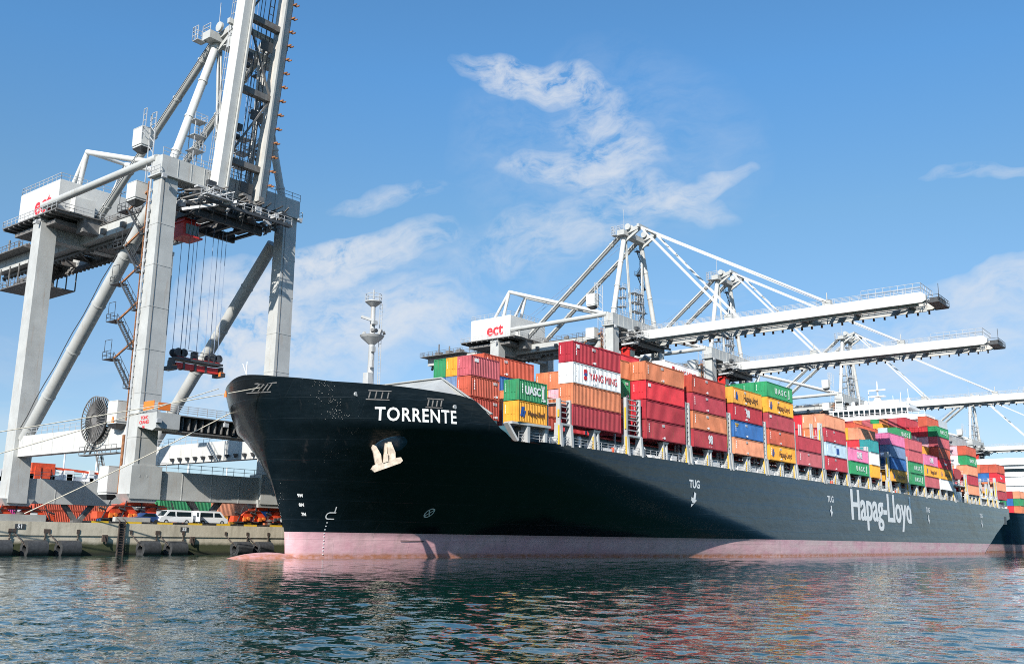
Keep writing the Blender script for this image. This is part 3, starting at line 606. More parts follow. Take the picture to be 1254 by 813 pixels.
# deck lockers and vents along the passage
x = 103.0; rnd = random.Random(5)
while x < 298:
    w = .9 + rnd.random() * 1.9; h = .6 + rnd.random() * .7
    if rnd.random() < .84:
        b = MB(); b.box(x, x + w, 74.5, 75.4, 14.7, 14.75 + h); b.box(x + .1, x + w - .1, 74.47, 74.5, 14.95, 14.6 + h); b.build('deck_locker', M['shipwhite'], SHIP)
    elif rnd.random() < .7: b = MB(); b.tube((x + w * .5, 74.9, 14.7), (x + w * .5, 74.9, 16.1), .22, 8); b.tube((x + w * .5, 74.9, 16.1), (x + w * .5, 74.9, 16.5), .45, 8, .2); b.build('deck_vent', M['shipwhite'], SHIP)
    x += w + .3 + rnd.random() * .7
b = MB()
for x in (118.5, 147, 205.3, 248.7): b.tube((x, 74.6, 14.95), (x, 74.6, 15.6), .35, 10)
b.build('deck_bollard', M['bogie'], SHIP)
# mooring deck at the stern
b = MB()
for x in np.arange(321, 370, 2.3):
    h = 1 + rnd.random() * 1.9; b.box(x, x + .6 + rnd.random(), 74.6, 76.2, 14.8, 14.8 + h)
b.rail([(318, 73.7, 17.2), (356, 73.7, 17.2)], 1.1, 1.6, .06, 2); b.box(318.2, 356, 73.75, 76, 17.0, 17.18); b.build('stern_gear', M['shipwhite'], SHIP)
b = MB(); b.box(362.8, 366.4, 73.585, 74.2, 9.6, 12.2); b.build('mooring_port', M['dark'], SHIP)

# accommodation block, wheelhouse, radar mast
b = MB()
b.box(302.5, 316, 77.6, 112.2, 17.3, 39.4); b.box(301.6, 312, 80.0, 112.0, 39.4, 40.9); b.box(302.2, 313, 84.5, 109.3, 43.2, 43.8)
b.box(302.3, 312.8, 85.0, 108.8, 40.9, 41.4)
for z in (20.5, 23.5, 26.5, 29.5, 32.5, 35.2): b.box(302.0, 316.4, 76.3, 113.5, z, z + .16)
b.rail([(301.8, 80.1, 40.9), (301.8, 111.9, 40.9)], 1.1, 1.8, .08, 2); b.rail([(302.4, 84.7, 43.8), (302.4, 109, 43.8)], 1.0, 1.8, .08, 2)
b.box(304, 315, 86, 104, 43.8, 45); b.build('accommodation', M['shipwhite'], SHIP); AC = [o for o in kids(SHIP) if o.name.startswith('accommodation')][0]
b = MB()
for y in np.arange(85.4, 107.6, 1.62): b.box(302.12, 302.28, y, y + 1.28, 41.4, 43.2)
b.build('wheelhouse_windows', M['glass'], AC)
b = MB()
for y in np.arange(85.0, 108.8, 1.62): b.box(302.1, 302.35, y, y + .35, 41.4, 43.2)
b.build('window_mullions', M['shipwhite'], AC)
b = MB()
for z in (18.6, 21.6, 24.6, 27.6, 30.6, 33.6):
    for y in np.arange(79.5, 111, 2.8): b.box(302.42, 302.52, y, y + .8, z, z + 1.0)
    for x in (305, 308, 311, 314): b.box(x, x + .8, 77.52, 77.62, z, z + 1.0)
b.build('cabin_windows', M['glass'], AC)
b = MB(); b.taper((306, 94.9, 45), 1.3, 1.6, (306, 94.9, 47.5), .5, .6); b.tube((306, 94.9, 46.5), (306, 94.9, 52.5), .3, 8, .15); b.box(305, 307, 92.6, 97.2, 47.5, 47.8)
b.beam((305.4, 92.2, 49.6), (305.4, 97.6, 49.6), .3, .35); b.tube((306, 94.9, 49.3), (306, 94.9, 50.6), .5, 10, .1)
for y in (86, 88, 90, 98, 101, 106, 108): b.tube((305 + (y % 3), y, 43.8), (305 + (y % 3), y, 47.5 + (y * 7 % 3)), .09, 6)
for y in (86, 103, 99): b.tube((307, y, 45), (307, y, 46.6), .7, 10, .5)
b.build('radar_mast', M['shipwhite'], SHIP)
b = MB(); b.box(311, 316, 90, 100, 45, 47); b.build('funnel', M['shipwhite'], SHIP)
b = MB(); lx0, lx1 = 303.5, 312.5
prof = [(lx0, 23.0), (lx0 + 1.0, 21.7), (lx1 - 1.4, 21.7), (lx1, 22.8), (lx1 - .6, 24.0), (lx1 - 2.4, 24.6), (lx0 + 2.0, 24.6), (lx0 + .5, 24.0)]
b.poly(prof, 73.9, 76.4); b.build('lifeboat', M['red'], SHIP)
b = MB()
for x in (303.4, 311.8): b.beam((x, 76.6, 20), (x, 75.0, 26.6), .4, .5); b.beam((x, 75.0, 26.6), (x, 73.9, 26.2), .35, .4)
b.box(300.5, 316.4, 73.9, 77.6, 19.7, 19.95); b.rail([(300.5, 73.95, 19.95), (316.4, 73.95, 19.95)], 1.1, 1.5, .07, 2); b.box(303, 306, 74.2, 76, 15, 18.8); b.box(308, 313, 74.4, 76, 15, 18.0); b.build('lifeboat_davit', M['shipwhite'], SHIP)

# ================================================================ CONTAINERS
def container_mesh(L, H=2.87, W=2.44):
    b = MB(); d = .075
    def corr(n_, length, fn):       # corrugated panel: fn(s, depth, z)
        p = length / n_; cols = []
        for i in range(n_):
            s0 = i * p; cols += [(s0, 0), (s0 + p * .35, 0), (s0 + p * .5, d), (s0 + p * .85, d)]
        cols.append((length, 0)); vs = []; m = len(cols)
        for s, dp in cols: vs += [fn(s, dp, .16), fn(s, dp, H - .11)]
        return vs, [(2 * i, 2 * i + 2, 2 * i + 3, 2 * i + 1) for i in range(m - 1)]
    n = int(L / .34)
    v, f = corr(n, L - .3, lambda s, dp, z: (.15 + s, .035 + dp, z)); b.add(v, f)
    v, f = corr(n, L - .3, lambda s, dp, z: (.15 + s, W - .035 - dp, z)); b.add(v, [q[::-1] for q in f])
    v, f = corr(7, W - .3, lambda s, dp, z: (.035 + dp, .15 + s, z)); b.add(v, [q[::-1] for q in f])
    b.add([(L - .04, .1, .1), (L - .04, W - .1, .1), (L - .04, W - .1, H - .1), (L - .04, .1, H - .1)], [(0, 1, 2, 3)])
    b.add([(.1, .1, H - .03), (L - .1, .1, H - .03), (L - .1, W - .1, H - .03), (.1, W - .1, H - .03)], [(0, 1, 2, 3)])
    b.add([(.1, .1, .08), (.1, W - .1, .08), (L - .1, W - .1, .08), (L - .1, .1, .08)], [(0, 1, 2, 3)])
    for x in (0, L - .16):
        for y in (0, W - .16): b.box(x, x + .16, y, y + .16, 0, H)
    for z0, z1 in ((.02, .17), (H - .12, H - .005)):
        for y in (.012, W - .102): b.box(.16, L - .16, y, y + .09, z0, z1)
        for x in (.012, L - .102): b.box(x, x + .09, .16, W - .16, z0, z1)
    return b.mesh('container')
def door_mesh(H=2.87, W=2.44):
    b = MB(); b.box(-.012, .03, .18, W / 2 - .02, .18, H - .14); b.box(-.012, .03, W / 2 + .02, W - .18, .18, H - .14)
    for y in (.45, .95, 1.5, 2.0): b.tube((-.05, y, .15), (-.05, y, H - .12), .028, 6); b.box(-.07, -.02, y, y + .3, 1.1, 1.16)
    return b.mesh('door')
CME = {40: container_mesh(12.19), 20: container_mesh(6.06)}
for m_ in CME.values(): m_.materials.append(CM['red'][0])
DOOR = door_mesh(); DOOR.materials.append(CM['red'][0])
IDM = MB()
for i in range(5): IDM.box(-.015, .0, 2.02, 2.12, 1.25 + i * .24, 1.42 + i * .24)
IDM = IDM.mesh('id_code'); IDM.materials.append(M['letter'])
SIDEM = MB()
for i in range(4): SIDEM.box(.75, .87, -.012, .03, 1.0 + i * .35, 1.25 + i * .35)
for i in range(3): SIDEM.box(4.75 + .02 * i, 5.55, -.012, .03, 2.42 - i * .14, 2.49 - i * .14)
SIDEM.box(5.3, 5.7, -.012, .03, .3, .62); SIDEM.box(4.9, 5.1, -.012, .03, .35, .5)
SIDEM = SIDEM.mesh('id_code'); SIDEM.materials.append(M['letter'])
rc = random.Random(11)
SKIP = {(b_, k_, t_) for (b_, k_), ts_ in {('B', 5): [0, 1], ('B', 6): [0], ('B', 7): [0, 1, 2, 3], ('B', 8): [0], ('B', 9): [0, 1], ('C', 2): [1, 2, 3], ('C', 3): [1, 2], ('C', 7): [0], ('D', 1): [1, 2, 3], ('D', 2): [1, 2], ('E', 1): [1, 2, 3], ('E', 2): [1, 2, 3], ('F', 1): [1, 2], ('F', 2): [0, 1, 2], ('F', 3): [0, 1, 2], ('G', 1): [1], ('G', 2): [0, 1], ('H', 2): [0], ('H', 3): [0, 1, 2, 3], ('I', 1): [1], ('I', 2): [0, 1, 2], ('J', 2): [0], ('J', 3): [0, 1, 2, 3], ('J', 4): [0, 1, 2, 3], ('K', 2): [0, 1, 2, 3], ('K', 3): [0, 1, 2], ('L', 1): [1, 2], ('L', 2): [0, 1, 2], ('L', 3): [0, 1, 2], ('L', 4): [0, 1, 2, 3, 4], ('L', 5): [0, 1, 2, 3, 4], ('M', 1): [1], ('M', 2): [0, 1, 2], ('M', 3): [0, 1, 2, 3, 4], ('M', 4): [0, 1, 2, 3], ('M', 5): [0, 1, 2, 3], ('M', 6): [0, 1, 2, 3, 4, 5], ('N', 1): [1], ('N', 2): [0, 1, 2], ('N', 3): [0, 1, 2, 3], ('N', 4): [0, 1, 2, 3, 4], ('N', 5): [0, 1, 2, 3, 4], ('N', 6): [0, 1, 2, 3, 4], ('N', 7): [0, 1, 2, 3, 4], ('N', 8): [0, 1, 2, 3, 4], ('N', 9): [0, 1, 2, 3, 4], ('N', 10): [0, 1, 2, 3, 4, 5, 6], ('N', 11): [0, 1, 2, 3, 4, 5, 6], ('O', 2): [0, 1, 2, 3], ('P', 2): [0]}.items() for t_ in ts_}    # nothing of these shows in the photograph
def set_mat(o, m): o.material_slots[0].link = 'OBJECT'; o.material_slots[0].material = m
CELLS = {}
def container(x, y, z, L, col, group, detail=0, seam=None):
    o = link('shipping_container', CME[L]); set_mat(o, rc.choice(CM[col])); o.location = (x, y, z); o['group'] = group; o['category'] = 'container'
    if detail:
        if rc.random() < .7: d = link('door', DOOR, o); set_mat(d, o.material_slots[0].material); d.location = (0, 0, 0)
        c = link('id_code', IDM, o); 
        if rc.random() < .7: link('id_code', SIDEM, o)
    return o
def logo(o, kind, L):
    H = 1.42
    if kind == 'YM':
        text('YANG MING', 1.5, M['letterred'], (7.6, -.005, 1.35), parent=o, name='logo_lettering', bold=.0, sx=.86)
        b = MB(); b.box(2.65, 3.4, -.02, .03, 1.5, 2.2); b.box(2.7, 3.35, -.02, .03, .75, 1.25); b.build('logo_emblem', M['letterred'], o)
        b = MB(); b.box(2.75, 3.3, -.025, -.02, 1.3, 1.7); b.build('logo_emblem', M['letterblue'], o)
    elif kind == 'HL':
        k = 1.0 if L == 40 else .72; x0 = 2.6 if L == 40 else 1.0
        text('Hapag-Lloyd', 1.45 if L == 40 else .98, M['letterdark'], (7.4 if L == 40 else 3.75, -.005, 1.35), parent=o, name='logo_lettering', bold=.012, sx=.84 if L == 40 else .72)
        b = MB(); xx = .3 if L == 20 else 1.0
        b.add([(xx, -.012, .8), (xx + .45, -.012, .8), (xx + .95, -.012, 2.1), (xx + .35, -.012, 2.1)], [(0, 1, 2, 3)]); b.add([(xx + .5, -.012, .7), (xx + .85, -.012, .7), (xx + 1.2, -.012, 1.6), (xx + .85, -.012, 1.6)], [(0, 1, 2, 3)])
        b.build('logo_emblem', M['letterblue'], o)
    elif kind == 'UASC':
        if L == 20:
            text('UASC', 1.55, M['letter'], (3.0, -.005, 1.45), parent=o, name='logo_lettering', bold=.05, sx=.86); b = MB(); b.box(5.05, 5.4, -.012, .03, .65, 2.3); b.build('logo_bar', M['letter'], o)
        else:
            text('UASC', 1.5, M['letter'], (6.4, -.005, 1.4), parent=o, name='logo_lettering', bold=.04, space=1.75); b = MB(); b.box(10.4, 10.6, -.012, .03, .6, 2.3); b.box(9.9, 10.4, -.012, .03, .6, .75); b.build('logo_bar', M['letter'], o)
    elif kind == 'EM':
        text('98', 1.9, M['letter'], (6.0, -.005, 1.5), parent=o, name='logo_emblem', bold=.09, sx=.8); text('-   -', .6, M['letter'], (6.0, -.005, .45), parent=o, name='logo_lettering', bold=.03)
    elif kind == 'ONE':
        text('ONE', 1.9, M['letter'], (6.2, -.005, 1.45), parent=o, name='logo_emblem', bold=.09, sx=.85)
    elif kind == 'BLK':
        b = MB(); b.box(6.0, 7.6, -.012, .03, .7, 1.9); b.build('logo_emblem', M['letterblue'], o)
    elif kind == 'DEC':
        b = MB(); b.box(.75, 1.55, -.012, .03, 2.0, 2.5); b.build('logo_emblem', M['letter'], o)
    elif kind == 'YL':
        b = MB(); b.box(.6, 1.9, -.012, .03, 2.15, 2.4); b.box(1.0, 1.6, -.012, .03, 1.85, 2.05); b.build('logo_emblem', M['yellow'], o)
    elif kind == 'TX':
        text('Trans', 1.0, M['letter'], (6.0, -.005, 1.4), parent=o, name='logo_lettering', bold=.06)
r_, o_, y_, g_ = 'red', 'orange', 'yellow', 'green'
ST = {
 'B': {0: ['dkred', 'orange', 'white:YM', 'dkred:DEC'], 4: ['redbrown', 'orange'], 5: ['redbrown', 'orange', 'redbrown'][:2], 6: ['red', 'yellow', 'blue', 'redorange'], 7: ['red', 'red', 'ltblue', 'yellow'], 8: ['red', 'red', 'steelblue', 'yellow'], 9: ['red', 'red', 'blue', 'green']},
 'Q': {1: ['red', 'orange', 'green', 'orange']},
 'C': {0: ['dkred', 'dkred', 'red:DEC', 'orange'], 1: ['red', 'red', 'red', 'orange'], 2: ['red', 'orange', 'green', 'red'], 3: ['red', 'red', 'green', 'orange', 'red'], 6: ['red', 'red', 'ltpink', 'orange'], 7: ['redbrown', 'red', 'yellow', 'orange']},
 'D': {0: ['dkred:EM', 'orange', 'dkred2', 'redbrown'], 1: ['red', 'orange', 'red', 'orange'], 2: ['red', 'red', 'red', 'red', 'white:YM']},
 'E': {0: ['ltorange', 'blue:YL', 'dkred:EM', 'yellow:HL'], 1: ['red', 'blue', 'red', 'yellow'], 2: ['red', 'orange', 'red', 'green']},
 'F': {0: ['yellow:HL', 'redorange', 'dkred2:DEC', 'yellow:HL', 'green:UASC'], 1: ['red', 'red', 'red', 'yellow', 'green'], 2: ['red', 'red', 'red', 'red', 'green'], 3: ['red', 'red', 'red', 'red', 'green']},
 'G': {0: ['pinkred', 'dkred2'], 1: ['red', 'redorange'], 2: ['red', 'red']},
 'H': {0: ['dkred2', 'ltblue:BLK', 'dkred2', 'ltorange'], 1: ['red', 'red', 'orange', 'ltorange'], 2: ['red', 'red', 'red', 'red'], 3: ['red', 'red', 'red', 'orange']},
 'I': {0: ['green:UASC', 'pink:ONE'], 1: ['red', 'redorange'], 2: ['red', 'red', 'red']},
 'J': {0: ['yellow', 'white', 'teal'], 1: ['red', 'red', 'red', 'ltorange'], 2: ['red', 'red', 'red', 'yellow'], 3: ['red', 'red', 'red', 'redorange'], 4: ['red', 'red', 'red', 'redorange']},
 'K': {0: ['yellow:HL', 'blue', 'steelblue', 'pink'], 1: ['red', 'blue', 'magenta', 'pink'], 2: ['red', 'red', 'red', 'orange'], 3: ['red', 'red', 'red', 'red', 'redorange']},
 'L': {0: ['green:UASC', 'green:UASC', 'pinkred', 'pinkred'], 1: ['red', 'red', 'red', 'orange', 'green:UASC'], 2: ['red', 'red', 'red', 'red', 'ltblue'], 3: ['red', 'red', 'red', 'red', 'redorange'], 4: ['red', 'red', 'red', 'red', 'yellow'], 5: ['red', 'red', 'red', 'red', 'ltorange']},
 'M': {0: ['pinkred', 'yellow:HL', 'pink:ONE'], 1: ['red', 'red', 'pink', 'yellow'], 2: ['red', 'red', 'red', 'ltpink', 'ltpink'], 3: ['red', 'red', 'red', 'red', 'red'], 4: ['red', 'red', 'red', 'red', 'red', 'yellow'], 5: ['red', 'red', 'red', 'red', 'red', 'pinkred'], 6: ['red', 'red', 'red', 'red', 'red', 'redorange']},
 'N': {0: ['white', 'yellow:HL', 'red:TX', 'redorange', 'pinkred', 'green:UASC'], 1: ['red', 'red', 'pink', 'yellow', 'ltpink', 'red', 'redorange'], 2: ['red', 'red', 'red', 'red', 'white', 'red'], 3: ['red'] * 6 + ['dkred2'], 4: ['red'] * 6 + ['pinkred'], 5: ['red'] * 6 + ['orange'], 6: ['red'] * 6 + ['green'], 7: ['red'] * 6 + ['pinkred'], 8: ['red'] * 6 + ['orange'], 9: ['red'] * 6 + ['dkred2'], 10: ['red'] * 6 + ['pinkred'], 11: ['red'] * 6 + ['red']},
 'O': {0: ['ltorange', 'dkred2', 'ltorange', 'green:UASC', 'redorange'], 1: ['red', 'red', 'ltorange', 'white', 'ltpink', 'grey'], 2: ['red', 'red', 'orange', 'ltpink']},
 'P': {0: ['dkred2', 'ltorange', 'red:TX', 'redorange'], 1: ['yellow', 'orange', 'blue', 'redorange'], 2: ['redbrown', 'yellow', 'blue', 'orange']},
}
ORD = ['', 'second', 'third', 'fourth', 'fifth', 'sixth', 'seventh', 'eighth', 'ninth', 'tenth', 'eleventh', 'twelfth', 'thirteenth', 'fourteenth', 'fifteenth', 'sixteenth', 'seventeenth']
ORD[0] = 'first'
TIER = ['bottom', 'second', 'third', 'fourth', 'fifth', 'sixth', 'seventh']
ROWN = ['outer row'] + ['%s row in' % ORD[i] for i in range(1, 14)]
BAYN = {'A': 'first', 'B': 'second', 'Q': 'short', 'C': 'third', 'D': 'fourth', 'E': 'fifth', 'F': 'sixth', 'G': 'seventh', 'H': 'eighth', 'I': 'ninth', 'J': 'tenth', 'K': 'eleventh', 'L': 'twelfth', 'M': 'thirteenth', 'N': 'last', 'O': 'first', 'P': 'sternmost'}
LOGO_TXT = {'YM': 'with red lettering', 'HL': 'with brown lettering', 'UASC': 'with white lettering', 'EM': 'with white emblem', 'ONE': 'with white letters', 'BLK': 'with blue square', 'DEC': 'with white label', 'YL': 'with yellow label', 'TX': 'with white script'}
def where(bay):
    if bay == 'Q': return 'short bay behind the second bay'
    if bay == 'O': return 'bay right behind the bridge'
    if bay == 'P': return 'sternmost bay'
    if bay == 'N': return 'bay right before the bridge'
    return '%s bay from the bow' % BAYN[bay]
for bay, rows in ST.items():
    L = 20 if bay in 'QJ' else 40
    for k, cols in rows.items():
        LL = L if not (bay == 'J' and k > 0) else 40
        for t, spec in enumerate(cols):
            if (bay, k, t) in SKIP: continue
            col, _, lg = spec.partition(':')
            zb = 17.62 + t * (2.92 if bay in 'B' else 2.97)
            y = 73.42 + 2.52 * k + (.7 if k >= 3 else 0)
            o = container(BAYX[bay], y, zb, LL, col, 'containers stacked on the ship', detail=1 if bay in 'BCDEFQGH' and k in (0, 1, 6, 7, 8) else 0)
            CELLS[(bay, k, t)] = o
            if lg: logo(o, lg, LL)
            o['label'] = '%s container %s, %s tier, %s, %s' % (CN[col], LOGO_TXT.get(lg, ''), TIER[t], ROWN[k], where(bay))
            o['label'] = o['label'].replace(' ,', ',')
for (k, y, z0, cols) in ((0, 73.6, 16.95, ['yellow:HL', 'green:UASC']), (3, 81.6, 18.1, ['redbrown', 'redorange', 'pinkred:DEC'])):
    for t, spec in enumerate(cols):
        col, _, lg = spec.partition(':')
        o = container(95.0, y, z0 + t * 2.76, 20, col, 'containers stacked on the ship', 1); o.scale = (1, 1, .935)
        if lg: logo(o, lg, 20)
        CELLS[('A', k, t)] = o
        nm = {('A', 0, 0): 'short yellow container with brown lettering, under the green one behind the bow', ('A', 0, 1): 'short green container with white lettering, on a yellow one behind the bow',
              ('A', 3, 0): 'short red-brown container half hidden by the bulwark, bottom of foremost stack', ('A', 3, 1): 'short rusty red container in the middle of the foremost stack', ('A', 3, 2): 'short faded red container with white label topping the foremost stack'}
        o['label'] = nm[('A', k, t)]

# ================================================================ CRANES
U = 22.0; V = 35.5; G1, G2 = 6.5, 13.9
def crane_common(root):
    def B(b, n, m, par=None): return b.build(n, M[m], par or root, off=(0, 0, 4))
    # legs
    for u in (0, U):
        b = MB(); b.taper((u, 0, 7.2), 1.65, 1.3, (u, 0, 53.2), 1.3, 1.1)
        b.box(u - 1.95, u + 2.6, -1.45, 1.5, 7.3, 11.7) if u == 0 else b.box(u - 2.6, u + 1.2, -1.45, 1.5, 7.3, 11.7)
        for z in (11.7, 18.7): b.box(u - 1.75, u + 1.75, -1.4, 1.4, z, z + .14)
        for x_ in (-.8, .3): b.box(u + x_, u + x_ + .2, -1.47, -1.44, 10.2, 10.5)
        for z in np.arange(15.5, 52, 6.1):
            f_ = 1.65 - .35 * (z - 7.2) / 46; g_ = 1.3 - .2 * (z - 7.2) / 46; b.box(u - f_ - .035, u + f_ + .035, -g_ - .035, g_ + .035, z, z + .2)
        lg = B(b, 'leg', 'crane')
        b = MB(); b.beam((u - 1.05, -1.33, 12), (u - .9, -1.14, 53), .05, .05, (0, 1, 0)); B(b, 'conduit', 'under', lg)
        b = MB(); b.taper((u, V, 7.2), 1.5, 1.55, (u, V, 53.2), 1.35, 1.4); B(b, 'leg', 'crane')
    # sill beams and side tie beams
    for v in (0, V):
        b = MB(); b.box(1.7, U - 1.7, v - .95, v + .95, 7.3, 11.2)
        for u in (6.2, 11, 15.8): b.box(u - .06, u + .06, v - 1.0, v + 1.0, 7.3, 11.2)
        for u0 in (.2, U - .9): b.taper((u0, v, 6.8), 1.8, 1.25, (u0, v, 7.9), 2.1 if u0 > 5 else 2.6, 1.45)
        B(b, 'sill_beam', 'crane')
        b = MB(); b.rail([(1.7, v - .9, 11.2), (U - 1.7, v - .9, 11.2)], 1.1, 1.8, .06, 2); B(b, 'handrail', 'galv')
    for u in (0, U):
        b = MB(); b.poly([(1.3, 14.4), (V - 1.4, 14.4), (V - 1.4, 17.6), (1.3, 17.6)], u - .8, u + .8); b.v = [(y, x, z) for x, y, z in b.v]
        b.f = [f[::-1] for f in b.f]
        for v in np.arange(4, 33, 3.2): b.box(u - .86, u + .86, v - .05, v + .05, 14.4, 17.6)
        B(b, 'tie_beam', 'cranew')
        b = MB(); b.rail([(u - .75, 1.6, 17.6), (u - .75, V - 1.6, 17.6)], 1.1, 1.7, .06, 2); B(b, 'handrail', 'galv')
        b = MB(); b.tube((u, 3.0, 49.5), (u, V - 1.6, 17.2), 1.0, 16)
        for f in (.2, .4, .6, .8): p = Vector((u, 3.0, 49.5)).lerp(Vector((u, V - 1.6, 17.2)), f); dd = Vector((0, V - 4.6, -32.3)).normalized() * .12; b.tube(p - dd, p + dd, 1.08, 16)
        B(b, 'side_brace', 'crane')
        b = MB(); u_ = u - 1.3 if u == 0 else u + 1.3; b.tube((u_, .6, 56.2), (u_, V - 1.2, 55.9), .6, 14); b.box(min(u_, u), max(u_, u), .2, 1.0, 55.6, 56.7); B(b, 'top_brace', 'crane')
        b = MB(); q = [(u - .9 if u == 0 else u + .9, 3.9, 49.6), (u - .9 if u == 0 else u + .9, V - .9, 18.3)]; b.path([Vector(q[0]).lerp(Vector(q[1]), f) + Vector((0, .25 * math.sin(f * 25), 0)) for f in np.linspace(0, 1, 14)], .07, 5); B(b, 'brace_cable', 'dark')
    # waterside portal walkway carried on corbels
    for u, s in ((0, 1), (U, -1)):
      b = MB(); b.poly([(-1.3, 16.9), (-1.3, 18.6), (-5.8, 18.6), (-5.8, 16.5), (-5.0, 16.2)], u - 1.65, u + 1.9 if s > 0 else u + 1.6)
      b.v = [(y, x, z) for x, y, z in b.v]; b.f = [f[::-1] for f in b.f]; B(b, 'corbel', 'crane')
    b = MB(); b.box(1.9, U - 1.7, -3.4, -1.6, 16.3, 18.3); b.box(1.9, U - 1.7, -5.9, -1.4, 18.35, 18.5)
    for u in np.arange(2.6, U - 2, 1.05): b.box(u - .07, u + .07, -5.5, -3.4, 16.6, 18.33)
    b.box(1.9, U - 1.7, -5.6, -3.4, 16.25, 16.4); B(b, 'portal_beam', 'under')  # shade below the walkway is put into this beam's dark grey colour
    b = MB(); b.rail([(-1.6, -5.8, 18.62), (U + 1, -5.8, 18.62)], 1.15, 1.5, .08, 4); b.rail([(-1.6, -5.8, 18.62), (-1.6, -1.4, 18.62)], 1.15, 1.5, .08, 4); B(b, 'handrail', 'galv')
    b = MB(); b.box(-1.72, -1.64, -5.0, -2.5, 19.0, 20.2); b.box(-1.6, .2, -5.95, -5.88, 18.9, 19.9); B(b, 'banner', 'orange')
    for i, s in enumerate(('TONC', 'CRANES', 'NL')):
        t_ = text(s, .62 if i < 2 else .5, M['letterred'], (-1.675, -2.9, 14 - i * .62), '-X', parent=root, name='beam_lettering', bold=.012)
    # bogies
    for v in (0, V):
        for u in (0, U):
            cu = u + (.4 if u == 0 else -.4)
            b = MB(); b.taper((cu, v, 6.3), 3.0, .55, (cu, v, 7.1), 1.3, .75)
            for k in (-1, 1): b.taper((cu + k * 2.6, v, 5.4), 2.2, .6, (cu + k * 2.6, v, 6.5), .9, .7)
            for k in (-4.2, -1.4, 1.4, 4.2): b.taper((cu + k, v, 4.55), 1.25, .5, (cu + k, v, 5.5), .7, .6); b.box(cu + k - .4, cu + k + .4, v - .95, v - .55, 4.7, 5.5)
            b.box(cu - 6.2, cu - 5.2, v - .7, v + .7, 4.6, 5.5); b.box(cu + 5.2, cu + 6.2, v - .7, v + .7, 4.6, 5.5)
            bo = B(b, 'bogie', 'bogie')
            w = MB()
            for k in (-4.7, -3.7, -1.9, -.9, .9, 1.9, 3.7, 4.7): w.tube((cu + k, v - .25, 4.42), (cu + k, v + .25, 4.42), .4, 12)
            B(w, 'wheel', 'dark', bo)
            for k in (-4.2, -1.4, 1.4, 4.2):
                w = MB(); w.box(cu + k - .55, cu + k - .1, v - 1.2, v - .95, 4.75, 5.3); w.tube((cu + k + .3, v - 1.3, 5.1), (cu + k + .3, v - .9, 5.1), .25, 8)
                B(w, 'drive_motor', 'bogieo' if k < 0 else 'dark', bo)
            w = MB(); w.box(cu + 2.0, cu + 3.1, v - 1.34, v - 1.28, 4.75, 5.75); w.box(cu + 2.4, cu + 2.5, v - 1.28, v - .6, 5.0, 5.1); B(w, 'warning_plate', 'white', bo)
            w = MB()
            for k in (-5.6, -2.8, 0, 2.8, 5.6): w.beam((cu + k, v - .75, 4.5), (cu + k * .8, v - .75, 7.0), .12, .12); w.tube((cu + k - .5, v - .85, 6.0), (cu + k + .5, v - .85, 5.7), .14, 8)
            w.beam((cu - 6, v - .8, 4.6), (cu + 6, v - .8, 4.6), .12, .16); w.beam((cu - 5, v - .8, 6.3), (cu + 5, v - .8, 6.3), .1, .12); B(w, 'brake_linkage', 'dark', bo)
    for v in (0, V):
        b = MB()
        b.beam((8.2, v, 7.4), (10.6, v, 4.5), .7, .7); b.beam((13.2, v, 7.4), (10.9, v, 4.5), .7, .7)
        b.box(9.9, 11.6, v - .5, v + .5, 4.1, 4.9); B(b, 'storm_strut', 'under')
    # top cross beams
    b = MB(); b.box(-1.6, U + 1.6, -1.3, 1.3, 53.45, 56.3); b.box(-2.0, U + 2.0, -1.6, 1.6, 53.2, 53.45)
    for u in np.arange(1, U, 2.2): b.box(u - .05, u + .05, -1.36, 1.36, 53.5, 56.2)
    B(b, 'cross_beam', 'crane')
    b = MB(); b.box(-1.5, U + 1.5, V - 1.4, V + 1.4, 53.3, 54.0); b.box(1.4, U - 1.4, V - 1.0, V + 1.0, 50.6, 53.25); B(b, 'cross_beam', 'crane')
    b = MB(); b.rail([(-1.6, -1.3, 56.3), (U + 1.6, -1.3, 56.3)], 1.1, 1.6, .07, 2); b.rail([(U + 2, -1.6, 53.45), (U + 2, 1.6, 53.45)], 1.1, 1.6, .07, 2); b.rail([(-2, -1.6, 53.45), (-2, 1.6, 53.45)], 1.1, 1.6, .07, 2); B(b, 'handrail', 'galv')
    # rail girders with trolley rail and walkway
    for u in (G1, G2):
        b = MB(); b.box(u - .75, u + .75, -3.0, 66, 51.0, 53.15)
        for v in np.arange(2, 66, 4): b.box(u - .79, u + .79, v - .05, v + .05, 51.0, 53.15)
        B(b, 'rail_girder', 'crane')
        b = MB(); o = -.62 if u == G1 else .62; b.box(u - .9, u + .9, 1.6, 66, 53.17, 53.27)
        b.rail([(u + o, 1.6, 53.27), (u + o, 66, 53.27)], 1.1, 1.7, .07, 3)
        for v in np.arange(4, 30, 6.5): b.box(u + o * .6 - .3, u + o * .6 + .3, v, v + 1.2, 53.27, 54.0)
        b.build('walkway', M['under'], root, off=(0, 0, 4))
        b = MB(); w_ = u + (1.0 if u == G1 else -1.0); b.box(w_ - .35, w_ + .35, -4, 66, 50.3, 50.65)
        for v in np.arange(-3, 66, 1.4): b.box(w_ - .25, w_ + .25, v, v + .4, 49.95, 50.3)
        b.box(w_ - .1, w_ + .1, -4, 66, 50.65, 51.2); B(b, 'trolley_rail', 'under')
    b = MB()
    for v in np.arange(6, 66, 5.5): b.box(G1 + .76, G2 - .76, v - .2, v + .2, 51.2, 52.2)
    for v in np.arange(6, 60, 5.5): b.beam((G1 + .8, v, 51.3), (G2 - .8, v + 5.5, 51.3), .22, .22)
